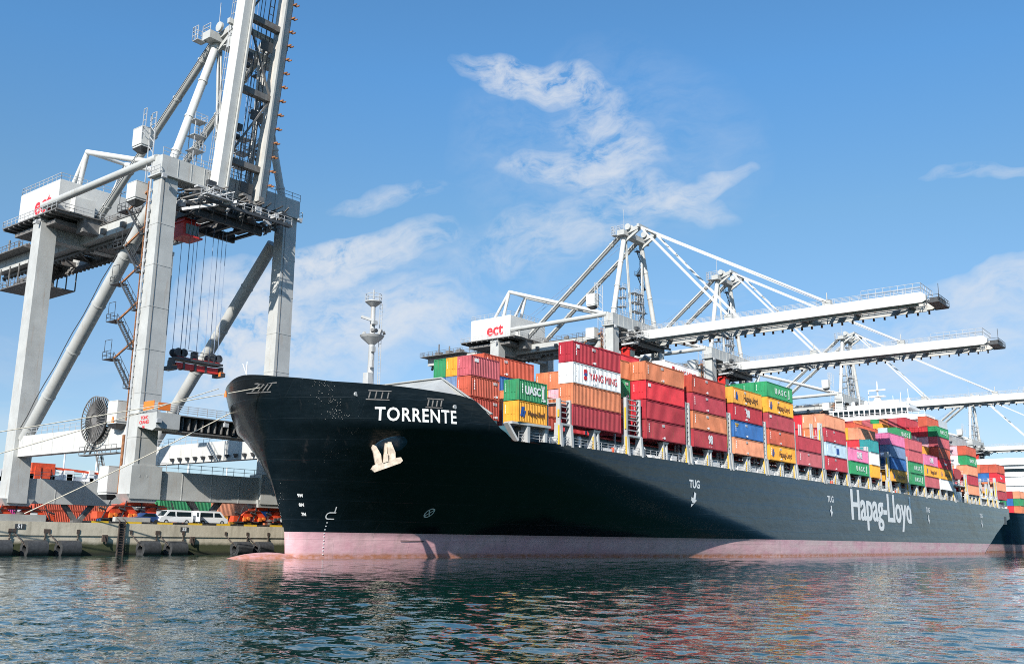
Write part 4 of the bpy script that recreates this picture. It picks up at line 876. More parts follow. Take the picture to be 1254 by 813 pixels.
    b.box(G1 + 1.4, G2 - 1.4, 18, 34, 50.6, 50.9); b.box(G1 + 2, G1 + 4, 22, 28, 49.2, 50.6); B(b, 'girder_bracing', 'under')
    # rear platform
    b = MB(); b.box(3.5, 17, 51, 67, 53.2, 53.4); b.box(5, 14, 51, 62, 46.9, 47.1)
    for v in np.arange(51, 63, 3.6): 
        for u in (5, 14): b.beam((u, v, 47.0), (u, v, 51), .18, .18, (0, 1, 0))
    rr = random.Random(4)
    for i in range(26): u = 5.3 + rr.random() * 8; v = 51 + rr.random() * 10; b.box(u, u + .4 + rr.random(), v, v + .5 + rr.random() * 1.2, 47.1, 47.6 + rr.random() * 1.6)
    b.rail([(3.5, 51, 53.4), (3.5, 67, 53.4), (17, 67, 53.4)], 1.1, 1.5, .08, 2); b.rail([(5, 51, 47.1), (5, 62, 47.1), (14, 62, 47.1)], 1.1, 1.5, .08, 2)
    for v in (54, 58, 62): b.tube((6, v, 53.4), (6, v, 55 + v % 3), .2, 6); b.box(5.2, 7.0, v - .7, v + .7, 53.4, 54.6)
    B(b, 'rear_platform', 'under')
    # machinery house
    b = MB(); b.box(-.6, 14.6, 30.8, 44.4, 54.3, 60.1); b.box(-.5, 14.5, 30.9, 44.3, 60.1, 60.25); b.taper((7, 37, 60.5), 2.2, 2.0, (7, 37, 62.2), 1.2, 1.0)
    b.box(1.5, 5, 29.3, 30.8, 54.4, 57.4); mh = B(b, 'machinery_house', 'cranew')
    b = MB(); b.box(-2.0, 16, 28.2, 46.8, 54.05, 54.25)
    for v in np.arange(28.5, 47, 1.8): b.box(-1.9, 15.9, v, v + .25, 53.75, 54.05)
    b.box(-.6, 15, 31, 45, 52.6, 53.3); b.box(3, 6, 28.6, 30.8, 51.6, 54.0)
    B(b, 'house_platform', 'under', mh)
    b = MB(); b.rail([(-2, 28.2, 54.25), (-2, 46.8, 54.25), (16, 46.8, 54.25)], 1.1, 1.5, .07, 2); b.rail([(-.5, 30.9, 60.25), (-.5, 44.3, 60.25), (14.5, 44.3, 60.25)], 1.1, 1.4, .07, 2); b.rail([(-.5, 30.9, 60.25), (14.5, 30.9, 60.25)], 1.1, 1.4, .07, 2); b.rail([(-2, 28.2, 54.25), (16, 28.2, 54.25)], 1.1, 1.4, .07, 2); B(b, 'handrail', 'galv', mh)
    text('ect', 4.4, M['letterred'], (-.62, 36.1, 52.75), '-X', parent=mh, name='house_lettering', bold=.11)
    # maintenance frames above the house
    for u in (G1, G2):
        b = MB(); b.tube((u, 43, 60.6), (u, 37, 68.8), .42, 10); b.tube((u, 39.3, 60.6), (u, 37, 68.8), .45, 10); b.tube((u, 37, 68.8), (u, 1.0, 56.9), .5, 12); B(b, 'house_frame', 'cranew')
    b = MB(); b.tube((G1, 37, 68.8), (G2, 37, 68.8), .35, 8); B(b, 'frame_tie', 'cranew')
    # A-frame: masts, backstays, crosshead
    A1, A2 = (6.9, .3, 78.3), (14.8, .3, 78.3)
    for a, u0, g in ((A1, 1.0, G1), (A2, U - 1.0, G2)):
        b = MB(); b.tube(a, (u0, .2, 56.7), .62, 14); [b.tube(Vector(a).lerp(Vector((u0, .2, 56.7)), f_), Vector(a).lerp(Vector((u0, .2, 56.7)), f_ + .012), .74, 14) for f_ in (.06, .35, .65, .93)]; B(b, 'mast', 'cranew')
        b = MB(); b.tube((a[0], 1.0, 78.7), (g, 31.2, 54.6), .62, 14); [b.tube(Vector((a[0], 1.0, 78.7)).lerp(Vector((g, 31.2, 54.6)), f_), Vector((a[0], 1.0, 78.7)).lerp(Vector((g, 31.2, 54.6)), f_ + .008), .74, 14) for f_ in (.1, .3, .5, .7, .9)]; B(b, 'backstay', 'crane')
        b = MB(); b.tube((a[0] - .75, 1.6, 78), (g - .75, 30.8, 54.6), .06, 5); B(b, 'stay_conduit', 'dark')
        b = MB(); b.tube((a[0], .2, 78.1), (a[0] + (1.0 if a is A1 else -1), -.5, 56.6), .22, 8); b.tube((a[0] + .5, .2, 78.1), (a[0] + (1.5 if a is A1 else -.5), -.5, 56.6), .22, 8); B(b, 'ladder_pipe', 'crane')
    b = MB(); b.box(4.6, 17.2, -.9, 1.1, 77.7, 79); b.beam((A1[0], 0, 78.7), (A1[0], -4.6, 79.7), .8, 1.0); b.beam((A2[0], 0, 78.7), (A2[0], -4.6, 79.7), .8, 1.0); b.beam((A1[0], 0, 76.6), (A1[0], -4.2, 79.1), .5, .6); b.beam((A2[0], 0, 76.6), (A2[0], -4.2, 79.1), .5, .6)
    b.box(5.2, 16.4, -4.9, -4.3, 79.1, 79.9)
    for u in (6, 7.6, 14, 15.6): b.tube((u - .2, -1.2, 79.9), (u + .2, -1.2, 79.9), .8, 14)
    B(b, 'crosshead', 'crane')
    b = MB(); b.rail([(4.6, 1.1, 79), (17.2, 1.1, 79), (17.2, -.9, 79)], 1.1, 1.2, .08, 2); b.rail([(4.6, 1.1, 79), (4.6, -.9, 79)], 1.1, 1.2, .08, 2)
    b.box(3.6, 5.2, .8, 2.2, 77.5, 77.6); b.rail([(3.6, .8, 77.6), (3.6, 2.2, 77.6), (5.2, 2.2, 77.6)], 2.2, .7, .08, 3); b.tube((7, .5, 79.1), (7, .5, 85.1), .06, 5); B(b, 'handrail', 'galv')
    # mast stairs
    b = MB(); z = 57.0; k = 0
    while z < 76:
        u0, u1 = (15.6, 18.2) if k % 2 == 0 else (18.2, 15.6); b.stairs((u0, 1.6, z), (u1, 1.6, z + 3.2)); b.box(u1 - .8, u1 + .8, 1.0, 2.3, z + 3.15, z + 3.25); b.rail([(u1 - .8, 2.3, z + 3.2), (u1 + .8, 2.3, z + 3.2)], 1.1, .8, .06, 2); z += 3.2; k += 1
    B(b, 'mast_stairs', 'dark')
    for (u0, v0, z0) in ((3.4, -1.0, 56.6), (9.3, -.9, 56.6), (11.6, -1.0, 56.6)):
        b = MB()
        for dx in (0, 1.5):
            for dy in (0, 1.4): b.beam((u0 + dx, v0 + dy, z0), (u0 + dx, v0 + dy, z0 + 7), .1, .1, (0, 1, 0))
        for zz in (2.3, 4.6, 7): b.box(u0 - .3, u0 + 1.8, v0 - .3, v0 + 1.7, z0 + zz - .08, z0 + zz); b.rail([(u0 - .3, v0 - .3, z0 + zz), (u0 + 1.8, v0 - .3, z0 + zz), (u0 + 1.8, v0 + 1.7, z0 + zz)], 1.0, .9, .06, 2)
        B(b, 'access_tower', 'galv')
    # access stairs, elevator mast, huts on the near waterside leg
    b = MB(); z = 27.0; k = 0
    while z < 50:
        top = min(z + 5.6, 53)
        b.box(-1.7, -.1, 7.4, 9.6, z + .2, z + .3); b.rail([(-1.7, 7.4, z + .3), (-1.7, 9.6, z + .3), (-.1, 9.6, z + .3)], 1.1, 1.0, .06, 2); b.rail([(-1.7, 7.4, z + 1.4), (-1.7, 9.2, z + 1.4)], 1.6, 1.0, .06, 1)
        b.stairs((-.9, 7.4, z + .25), (-.9, 3.0, z - 4.4)); b.box(-1.6, -.2, 1.4, 3.4, z - 4.5, z - 4.4)
        b.beam((-.9, 2.4, z - 4.4), (-.9, 2.4, z + 1.2), .1, .1, (0, 1, 0)); b.rail([(-1.6, 1.4, z - 4.4), (-1.6, 3.4, z - 4.4)], 1.1, .9, .06, 2)
        z += 5.6; k += 1
    B(b, 'leg_stairs', 'dark')
    b = MB(); z = 27.0
    while z < 50: b.beam((-1.0, 8.2, z + .15), (-1.0, 2.2, z + 2.6), .2, .26); z += 5.6
    B(b, 'stair_bracket', 'rust')
    b = MB()
    for v in (1.7, 2.3): b.beam((-1.3, v, 18), (-1.3, v, 53), .14, .14, (0, 1, 0))
    for z in np.arange(18.5, 53, 1.0): b.beam((-1.3, 1.7, z), (-1.3, 2.3, z + .5), .08, .08)
    b.box(-1.5, -1.1, 2.0, 2.5, 8, 16); B(b, 'lift_mast', 'rust')
    b = MB()
    for z in np.arange(19.5, 52, 1.5): b.box(-1.72, -1.5, .9, 1.4, z, z + .5)
    b.beam((-1.68, 1.15, 11), (-1.68, 1.15, 53), .12, .3, (0, 1, 0)); B(b, 'cable_tray', 'galv')
    for (y0, y1, z0, z1, x0) in ((2.9, 5.4, 17.9, 20.7, -2.4), (3.6, 6.0, 8.2, 11.7, -2.4), (3.4, 5.9, 50.6, 53.0, -2.6), (3.2, 5.7, 58.8, 61.5, -2.6)):
        b = MB(); b.box(x0, x0 + 1.9, y0, y1, z0, z1); b.box(x0 + .1, x0 + 1.8, y0 + .1, y1 - .1, z0 - .3, z0); b.box(x0 - .03, x0 + 1.93, y0 - .03, y1 + .03, z1, z1 + .08); h_ = B(b, 'equipment_hut', 'cranew')
        b = MB(); b.taper((x0 + .95, (y0 + y1) / 2, z0 - 1.0), .4, .5, (x0 + .95, (y0 + y1) / 2, z0 - .32), .9, (y1 - y0) / 2); B(b, 'hut_base', 'dark', h_)
    b = MB(); b.rail([(-2.6, 2.4, 59.5), (-2.6, 3.2, 59.5)], 4.6, .8, .09, 5); b.rail([(-1.0, 2.4, 59.5), (-1.0, 3.6, 59.5)], 4.6, .9, .09, 5)
    for i in range(5): b.beam((-1.5, 1.6, 54 + i * 1.6), (-1.5, 3.0, 55.4 + i * 1.6), .09, .09)
    b.beam((-1.5, 1.6, 53), (-1.5, 1.6, 63.5), .12, .12, (0, 1, 0)); b.beam((-1.5, 3.0, 53), (-1.5, 3.0, 63.5), .12, .12, (0, 1, 0)); B(b, 'hut_ladder', 'galv')
    # cable reel
    rv, rz, rr = 10.0, 18.6, 3.3
    b = MB(); b.tube((-1.75, rv, rz), (-.95, rv, rz), .8, 14)
    n = 36
    for i in range(n):
        t = 2 * math.pi * i / n; c, s = math.cos(t), math.sin(t)
        for x in (-1.85, -.95): b.beam((x, rv + .8 * c, rz + .8 * s), (x, rv + rr * c, rz + rr * s), .07, .16, (1, 0, 0))
        t2 = 2 * math.pi * (i + 1) / n
        for x in (-1.85, -.95): b.beam((x, rv + rr * c, rz + rr * s), (x, rv + rr * math.cos(t2), rz + rr * math.sin(t2)), .12, .12, (1, 0, 0))
    rl = B(b, 'cable_reel', 'under')
    b = MB(); b.tube((-1.6, rv, rz), (-1.2, rv, rz), 2.7, 30); B(b, 'reel_cable', 'dark', rl)
    b = MB(); b.stairs((-1.4, 11.6, 13.8), (-1.4, 9.4, 16.8), .8); b.box(-1.9, -.85, 3, 13, 13.5, 13.65); b.rail([(-1.9, 3, 13.65), (-1.9, 13, 13.65)], 1.1, 1.4, .06, 2); b.stairs((-1.3, 8.6, 13.4), (-1.3, 6.6, 9.6), .7); B(b, 'reel_platform', 'under')
    # far side lights under the beam
    b = MB()
    for v in np.arange(3, 27, 2.2): b.taper((U - 1.2, v, 14.7), .1, .12, (U - 1.2, v, 15.3), .25, .35)
    B(b, 'floodlight', 'dark')
    # hinge gear beneath the waterside beam
    rr_ = random.Random(9)
    for mt_, nb_, nbm in (('dark', 40, 12), ('under', 30, 10), ('galv', 16, 8)):
        b = MB()
        for i in range(nb_):
            u = 2.2 + rr_.random() * 17; v = -5.6 + rr_.random() * 9; z = 49.4 + rr_.random() * 3.4; b.box(u, u + .25 + rr_.random() * 1.2, v, v + .25 + rr_.random() * 1.2, z, z + .2 + rr_.random() * .9)
        for i in range(nbm):
            u = 2.5 + rr_.random() * 16; b.beam((u, -5.5, 50 + rr_.random() * 3), (u + rr_.random() * 4 - 2, 3, 50 + rr_.random() * 3), .16, .2)
        for i in range(nbm // 2):
            u = 3 + rr_.random() * 15; v = -4 + rr_.random() * 6; b.tube((u - .15, v, 50.2), (u + .15, v, 50.2), .5 + .2 * rr_.random(), 12); b.tube((u, v, 49.2), (u, v, 52), .09, 6)
        if mt_ == 'dark':
            for v in (-5.6, -2.2, 1.8): b.box(2.2, 18.6, v - .18, v + .18, 49.7, 50.1)
        if mt_ == 'galv':
            b.beam((2.3, -1.2, 49.0), (7.5, -7.0, 50.4), .5, .4); b.beam((2.3, -1.2, 50.2), (7.0, -7.0, 51.8), .12, .12); b.rail([(2.2, -5.8, 50.1), (18.6, -5.8, 50.1)], 1.1, 1.4, .07, 2); b.box(2.4, 6.8, -6.9, -5.8, 50.3, 50.45); b.rail([(2.4, -6.9, 50.45), (6.8, -6.9, 50.45)], 1.1, 1.1, .07, 2)
        B(b, 'hinge_gear', mt_)
    for i in range(6):
        b = MB(); u = 3 + i * 2.5; pts = [Vector((u, -4.6 + .3 * (i % 3), 50 - 1.5 * math.sin(math.pi * t) )) + Vector((1.4 * t, 2.5 * t, 0)) for t in np.linspace(0, 1, 8)]; b.path(pts, .07, 5); B(b, 'cable_loop', 'dark')
    for (u, v, z) in ((-1.5, -1.9, 53.0), (U + 1.2, -1.9, 53.0), (5.0, -1.7, 53.0), (17, -1.7, 53.0), (-1.4, -5.9, 17.6), (9, -6.1, 18.0), (16, -6.1, 18.0), (-1.9, V - 1, 53.2)):
        b = MB(); b.box(u - .35, u + .35, v - .3, v + .1, z - .45, z + .1); b.tube((u, v, z), (u, v + .3, z + .35), .06, 5); B(b, 'floodlight', 'galv')
    # raised service walk and rope gear on the rear girders
    for v in (8, 14, 20, 26):
        b = MB(); b.box(G1 - 1.5, G1 - .75, v, v + .8, 51.3, 52.2); B(b, 'junction_box', 'under')
        b = MB(); b.box(G1 + .9, G1 + 2.4, v + 1, v + 2.6, 49.6, 50.4); b.tube((G1 + 1.6, v + 1.8, 50.3), (G1 + 1.6, v + 1.8, 51.4), .15, 6); B(b, 'rope_guide', 'under')
def boom_local():           # boom built lying level: runs from v=-4 to v=-72 at hinge height
    P_ = {}
    for u, n in ((G1, 0), (G2, 1)):
        b = MB(); b.box(u - .62, u + .62, -70, -4.2, 50.4, 52.6); b.poly([(-70, 50.4), (-70, 52.6), (-70.8, 51.9), (-70.8, 50.8)], u - .6, u + .6); 
        nn = len(b.v) - 8; b.v = b.v[:nn] + [(y, x, z) for x, y, z in b.v[nn:]]
        P_['boom_girder', n] = (b, 'cranew' if n == 0 else 'cranerust')
    b = MB()
    for v in (-9, -20.5, -32, -43.5, -55, -66.5): b.box(G1 + .62, G2 - .62, v - .45, v + .45, 50.8, 52.1)
    for v in (-9, -32, -55): b.beam((G1 + .6, v, 51.1), (G2 - .6, v - 11.5, 51.1), .26, .26); b.beam((G2 - .6, v - 11.5, 51.1), (G1 + .6, v - 23, 51.1), .26, .26) if v > -50 else None
    P_['boom_tie', 0] = (b, 'under')
    b = MB()
    for s, u in ((-1, G1), (1, G2)):
        b.box(u - s * .80 - .15, u - s * .80 + .15, -69, -4, 50.0, 50.3); b.box(u - s * .74 - .06, u - s * .74 + .06, -69, -4, 50.3, 51.0)
    P_['trolley_rail', 0] = (b, 'crane')
    b = MB(); b.box(G2 + .64, G2 + 1.3, -69, -4.5, 52.0, 52.1); b.box(G2 + .63, G2 + .75, -69, -4.5, 50.45, 51.0)
    for v in np.arange(-69, -5, 2.3): b.beam((G2 + .62, v, 50.6), (G2 + 1.45, v, 50.4), .14, .3); b.box(G2 + 1.3, G2 + 1.45, v - .1, v + .1, 49.8, 50.6); b.box(G2 + .7, G2 + .9, v - .12, v + .12, 49.7, 50.6)
    P_['festoon', 0] = (b, 'rust')
    b = MB()
    for u in (11.4, 12.2): b.beam((u, -5, 51.9), (u, -69, 51.9), .1, .16)
    for v in np.arange(-68, -6, 1.3): b.beam((11.4, v, 51.9), (12.2, v, 51.9), .07, .1)
    for v in np.arange(-64, -6, 11.5): b.box(10.4, 12.6, v, v + 1.6, 51.3, 51.5); b.box(8.4, 9.2, v + 3, v + 4.0, 51.2, 52.4); b.tube((8.0, v + 5, 51.7), (9.0, v + 5, 51.7), .45, 12)
    for u in (7.6, 8.3, 9.6, 10.2): b.tube((u, -5, 51.5), (u, -69, 51.5), .06, 5)
    P_['boom_ladder', 0] = (b, 'dark')
    b = MB(); b.rail([(G1 - .55, -5, 52.6), (G1 - .55, -70, 52.6)], 1.1, 1.8, .07, 2); b.rail([(G1 + .55, -5, 52.6), (G1 + .55, -70, 52.6)], 1.1, 1.8, .07, 2); b.rail([(G2 + 1.3, -5, 52.1), (G2 + 1.3, -69, 52.1)], 1.1, 1.8, .07, 2)
    b.box(G1 + .3, G1 + .9, -69, -5, 52.62, 52.8); b.rail([(G1 - .6, -70, 52.6), (G2 + .6, -70, 52.6)], 1.9, 1.2, .08, 2); b.rail([(G1 - .6, -58, 52.6), (G1 - .6, -70, 52.6)], 1.9, 1.5, .08, 2); P_['walkway', 0] = (b, 'galv')
    b = MB(); b.box(G1 + .2, G2 - .2, -73.2, -70.9, 50.3, 50.55); b.box(G1 + 1.5, G2 - 1.5, -73.0, -71, 50.55, 51.6)
    for u in (G1, G2): b.beam((u, -70.5, 50.5), (u, -73.2, 50.5), .3, .5)
    b.rail([(G1 - .3, -71, 50.55), (G1 - .3, -73.2, 50.55), (G2 + .3, -73.2, 50.55)], 1.2, 1.1, .08, 2); b.tube((G1, -73.2, 51), (G1, -73.2, 54), .06, 5); P_['boom_tip', 0] = (b, 'dark')
    for i_, v in enumerate((-27.5, -50.5)):
        b = MB()
        for u in (G1, G2): b.box(u - .5, u + .5, v - .9, v + .9, 52.6, 53.7)
        b.box(G1 - .4, G2 + .4, v - .3, v + .3, 52.9, 53.5); b.tube((G1, v, 53.7), (G1, v, 55.4), .12, 6)
        P_['stay_anchor', i_] = (b, 'crane')
    return P_
BOOM = boom_local()
def add_boom(root, raised):
    bm = None
    if raised:
        ang = math.radians(83.5); ca, sa = math.cos(ang), math.sin(ang); oy, oz = -4.2, 53.0
        T = lambda v: (v[0], oy + (v[1] - oy) * ca + (v[2] - 50.4) * sa, oz - (v[1] - oy) * sa + (v[2] - 50.4) * ca)
    out = []
    for (n, i), (b, m) in BOOM.items():
        c = MB(); c.v = [T(v) for v in b.v] if raised else list(b.v); c.f = list(b.f); c.sm = list(b.sm)
        
        out.append(c.build(n, M[m], root, off=(0, 0, 4)))
    return out
def stays(root):
    for a in (6.9, 14.8):
        g = G1 if a < 10 else G2
        for v in (-27.5, -50.5):
            b = MB()
            for d in (-.55, .55): b.beam((a + d, -4.4, 79.5), (g + d, v, 53.5), .24, .36)
            b.build('forestay', M['cranew'], root, off=(0, 0, 4))
    b = MB(); 
    for d in (-.8, .8): b.tube((10.5 + d, -4.4, 80.0), (10.5 + d, -50, 53.5), .07, 6)
    for d in (-.8, .8): b.tube((10.5 + d, -1.5, 79.7), (8 + d, 33, 60), .05, 6)
    b.build('hoist_rope', M['wire'], root, off=(0, 0, 4))
def trolley(root, v0, z_spr=None):
    b = MB(); [b.box(u - .25, u + .25, v0 - 3, v0 + 4, 49.0, 49.4) for u in (4.4, 6.6, 9.0, 11.4, 13.8, 16.0)]
    for v in (v0 - 3, v0 + 4): b.box(4.2, 16.2, v - .25, v + .25, 48.6, 50.0)
    for u in (5, 8, 12, 15): b.box(u - .5, u + .5, v0 - 2, v0 + 2, 49.4, 50.2)
    b.rail([(4.2, v0 - 3, 49.4), (16.2, v0 - 3, 49.4)], 1.0, 1.5, .07, 2); t = b.build('trolley', M['dark'], root, off=(0, 0, 4))
    b = MB(); b.taper((5.5, v0 + 1.0, 46.2), 1.15, 1.1, (5.5, v0 + 1.0, 48.2), 1.3, 1.3); b.box(4.0, 7.0, v0 - .5, v0 + 2.5, 48.2, 48.4); b.box(4.5, 6.5, v0, v0 + 2, 48.4, 49.0); b.box(4.0, 7.2, v0 - 1.0, v0 + 2.4, 45.9, 46.15); c = b.build('operator_cab', M['red'], root, off=(0, 0, 4))
    b = MB(); b.taper((5.75, v0 - .12, 46.5), .95, .05, (5.75, v0 - .30, 48.0), 1.1, .05); b.taper((6.66, v0 + 1.0, 46.5), .05, .9, (6.80, v0 + 1.0, 48.0), .05, 1.0); b.build('cab_window', M['cabglass'], c, off=(0, 0, 4))
    if z_spr:
        b = MB()
        for u in (6.6, 7.3, 7.9, 10.6, 12.2, 12.9): 
            for dv in (-1.0, 1.1)[: 1 if u in (7.3, 12.2) else 2]: b.tube((u, v0 + dv + .5, 48.6), (u, v0 + dv + .5, z_spr + 1.6), .045, 5)
        b.build('hoist_rope', M['wire'], root, off=(0, 0, 4))
        z = z_spr; v = v0 + .5
        b = MB(); b.box(6.3, 13.6, v - .85, v + .85, z, z + .35); b.box(6.4, 13.5, v - .5, v + .5, z - 1.3, z - .45); s_ = b.build('spreader', M['red'], root, off=(0, 0, 4))
        b = MB()
        for u in (6.5, 7.4, 12.4, 13.4): b.tube((u, v - .75, z + 1.0), (u, v - .5, z + 1.0), .62, 14); b.tube((u, v + .5, z + 1.0), (u, v + .75, z + 1.0), .62, 14)
        b.box(6.0, 14.0, v - 1.0, v + 1.0, z - .1, z + .25); b.rail([(7.6, v - .9, z + .3), (12.4, v - .9, z + .3)], 1.1, .9, .07, 2); b.box(9.2, 10.0, v - .4, v + .4, z + .3, z + 1.5)
        for u in (5.7, 13.9): b.box(u - .25, u + .55, v - 1.1, v + 1.1, z - 1.7, z - 1.1); b.beam((u + .2, v, z - .2), (u + .2, v, z - 1.4), .4, 1.4)
        for u in (7.5, 9.4, 11.2): b.box(u, u + .35, v - .56, v + .56, z - 1.4, z - .4)
        b.build('spreader_sheaves', M['dark'], s_, off=(0, 0, 4))
        b = MB(); b.box(13.6, 14.3, v - 1.05, v - .6, z - 1.65, z - 1.0); b.box(5.6, 6.2, v - 1.05, v - .6, z - 1.65, z - 1.0); b.build('spreader_flipper', M['orange'], s_, off=(0, 0, 4))
CR1 = thing('gantry_crane', 'tall pale grey harbour gantry crane with raised boom beside the bow', 'crane', (73, 122, 4), 'ship-to-shore gantry cranes')
crane_common(CR1)
base_children = kids(CR1)
CR2 = thing('gantry_crane', 'white gantry crane with lowered boom, the nearest one behind the ship', 'crane', (194, 122, 4), 'ship-to-shore gantry cranes')
for ch in base_children: dup(ch, CR2)
add_boom(CR1, True); trolley(CR1, 1.5, 27.6)
for ch in kids(CR1):
    if ch.name.startswith(('spreader', 'hoist_rope')): ch.location.x -= 1.2
b = MB()
for u in (8.0, 8.6, 13.2): b.beam((u, -1.8, 79.5), (u - .4, -2.6, 58), .2, .2)
b.build('folded_stay', M['cranew'], CR1, off=(0, 0, 4))
b = MB()
for u in (9.4, 9.9, 11.4, 12.0): b.tube((u, -3.0, 110), (u, -1.5, 58), .05, 5)
b.build('boom_rope', M['wire'], CR1, off=(0, 0, 4))
for ch in kids(CR2):
    if ch.name.startswith('top_brace'): ch.scale.y = .875      # these cranes carry a shorter brace that stops at the house corner
add_boom(CR2, False); stays(CR2); trolley(CR2, -2)
for x, lab in ((246, 'white gantry crane with lowered boom, second one behind the ship'), (350, 'white gantry crane with lowered boom crossing just above the ship bridge'), (540, 'farthest gantry crane with lowered boom, beyond the ship stern')):
    c = dup(CR2); c.location = (x, 122, 4); c['label'] = lab

# ================================================================ QUAY FURNITURE
def make_fender(x, lab, first=None):
    if first is None:
        t = thing('quay_fender', lab, 'fender', (x, YQ - 1.15, .75), 'rubber cylinder fenders on the quay wall')
        b = MB(); n = 20; L = 1.22
        for xx, s in ((-L, -1), (L, 1)):
            vs = [(xx, r * math.cos(2 * math.pi * i / n), r * math.sin(2 * math.pi * i / n)) for r in (1.05, .5) for i in range(n)]
            f = [(i, (i + 1) % n, n + (i + 1) % n, n + i) for i in range(n)]; b.add(vs, f if s > 0 else [q[::-1] for q in f])
        for r, inv in ((1.05, 0), (.5, 1)):
            vs = [(xx, r * math.cos(2 * math.pi * i / n), r * math.sin(2 * math.pi * i / n)) for xx in (-L, L) for i in range(n)]
            f = [(i, n + i, n + (i + 1) % n, (i + 1) % n) for i in range(n)]; b.add(vs, f[::-1] if not inv else [q[::-1] for q in f], True)
        b.build('tube', M['rubber'], t)
        for s in (-1, 1):
            b = MB(); p = Vector((-2.1 if s < 0 else 1.6, 1.0, 1.9)); q = Vector((-1.0, -.1, .3)) if s < 0 else Vector((1.6, .95, -.9)); nseg = 9
            for i in range(nseg): a = p.lerp(q, i / nseg); c = p.lerp(q, (i + .75) / nseg); b.beam(a, c, .10 if i % 2 else .18, .18 if i % 2 else .10)
            b.box(p.x - .2, p.x + .2, .95, 1.12, 1.9, 2.35); b.build('chain', M['chain'], t)
        return t
    t = dup(first); t.location.x = x; t['label'] = lab; return t
FN = make_fender(57.1, 'black cylinder fender on the quay wall, second from the left')
for x, l in ((52.9, 'black cylinder fender on the quay wall, cut by the left photo edge'), (61.2, 'black cylinder fender on the quay wall, just left of the ladder'), (72.0, 'black cylinder fender on the quay wall, just right of the ladder'), (76.0, 'black cylinder fender on the quay wall, below the white vans'),
             (86.5, 'black cylinder fender on the quay wall, second from the ship bow'), (90.2, 'black cylinder fender on the quay wall, nearest the ship bow')): make_fender(x, l, FN)
t = thing('quay_ladder', 'black steel ladder fixed on the quay wall down to the water', 'ladder', (68.5, YQ - .3, 0))
b = MB()
for dx in (-.4, .4): b.beam((dx, 0, -.5), (dx, 0, 4.3), .12, .14, (0, 1, 0)); b.tube((dx, 0, 4.3), (dx, .7, 4.6), .06, 6)
b.build('side_rail', M['chain'], t)
b = MB()
for z in np.arange(-.3, 4.2, .33): b.tube((-.4, 0, z), (.4, 0, z), .045, 6)
b.build('rungs', M['chain'], t)
b = MB(); b.box(-.42, .42, .12, .3, -.4, 4.0); b.build('back_plate', M['rubber'], t)
for x, s, lab in ((55.6, '51', 'small black number plate on the quay wall, below the left bollard'), (77.7, '52', 'small black number plate on the quay wall, below the vans')):
    t = thing('number_plate', lab, 'plate', (x, YQ - .13, 3.35), 'number plates on the quay wall'); b = MB(); b.box(-.6, .6, -.05, 0, -.3, .3); b.build('plate', M['dark'], t); text(s, .62, M['letter'], (0, -.065, 0), parent=t, name='plate_number', bold=.02)
def bollard(x, lab):
    t = thing('bollard', lab, 'bollard', (x, YQ + 1.5, 3.98), 'mooring bollards on the quay'); b = MB(); b.tube((0, 0, 0), (0, 0, .75), .4, 14, .32); b.tube((0, 0, .75), (0, 0, 1.05), .55, 14, .42); b.build('post', M['chain'], t); b = MB(); b.box(-.7, .7, -.6, .6, 0, .1); b.build('base', M['grey'], t); return t
bollard(56.2, 'black mooring bollard holding the rope by the number plate'); bollard(93.2, 'black mooring bollard close by the ship bow')
for (x, z, l) in ((79.0, 2.0, 'small rusty hook plate on the quay wall beside the vans'), (66.3, 2.1, 'small black hook plate on the quay wall left of the ladder')):
    b = MB(); b.box(-.35, .35, -.25, 0, -.45, .4); b.beam((-.2, -.3, .3), (.15, -.3, -.7), .12, .12); o = b.build('hook_plate', M['chain']); o.location = (x, YQ - .12, z); tag(o, l, 'hook')

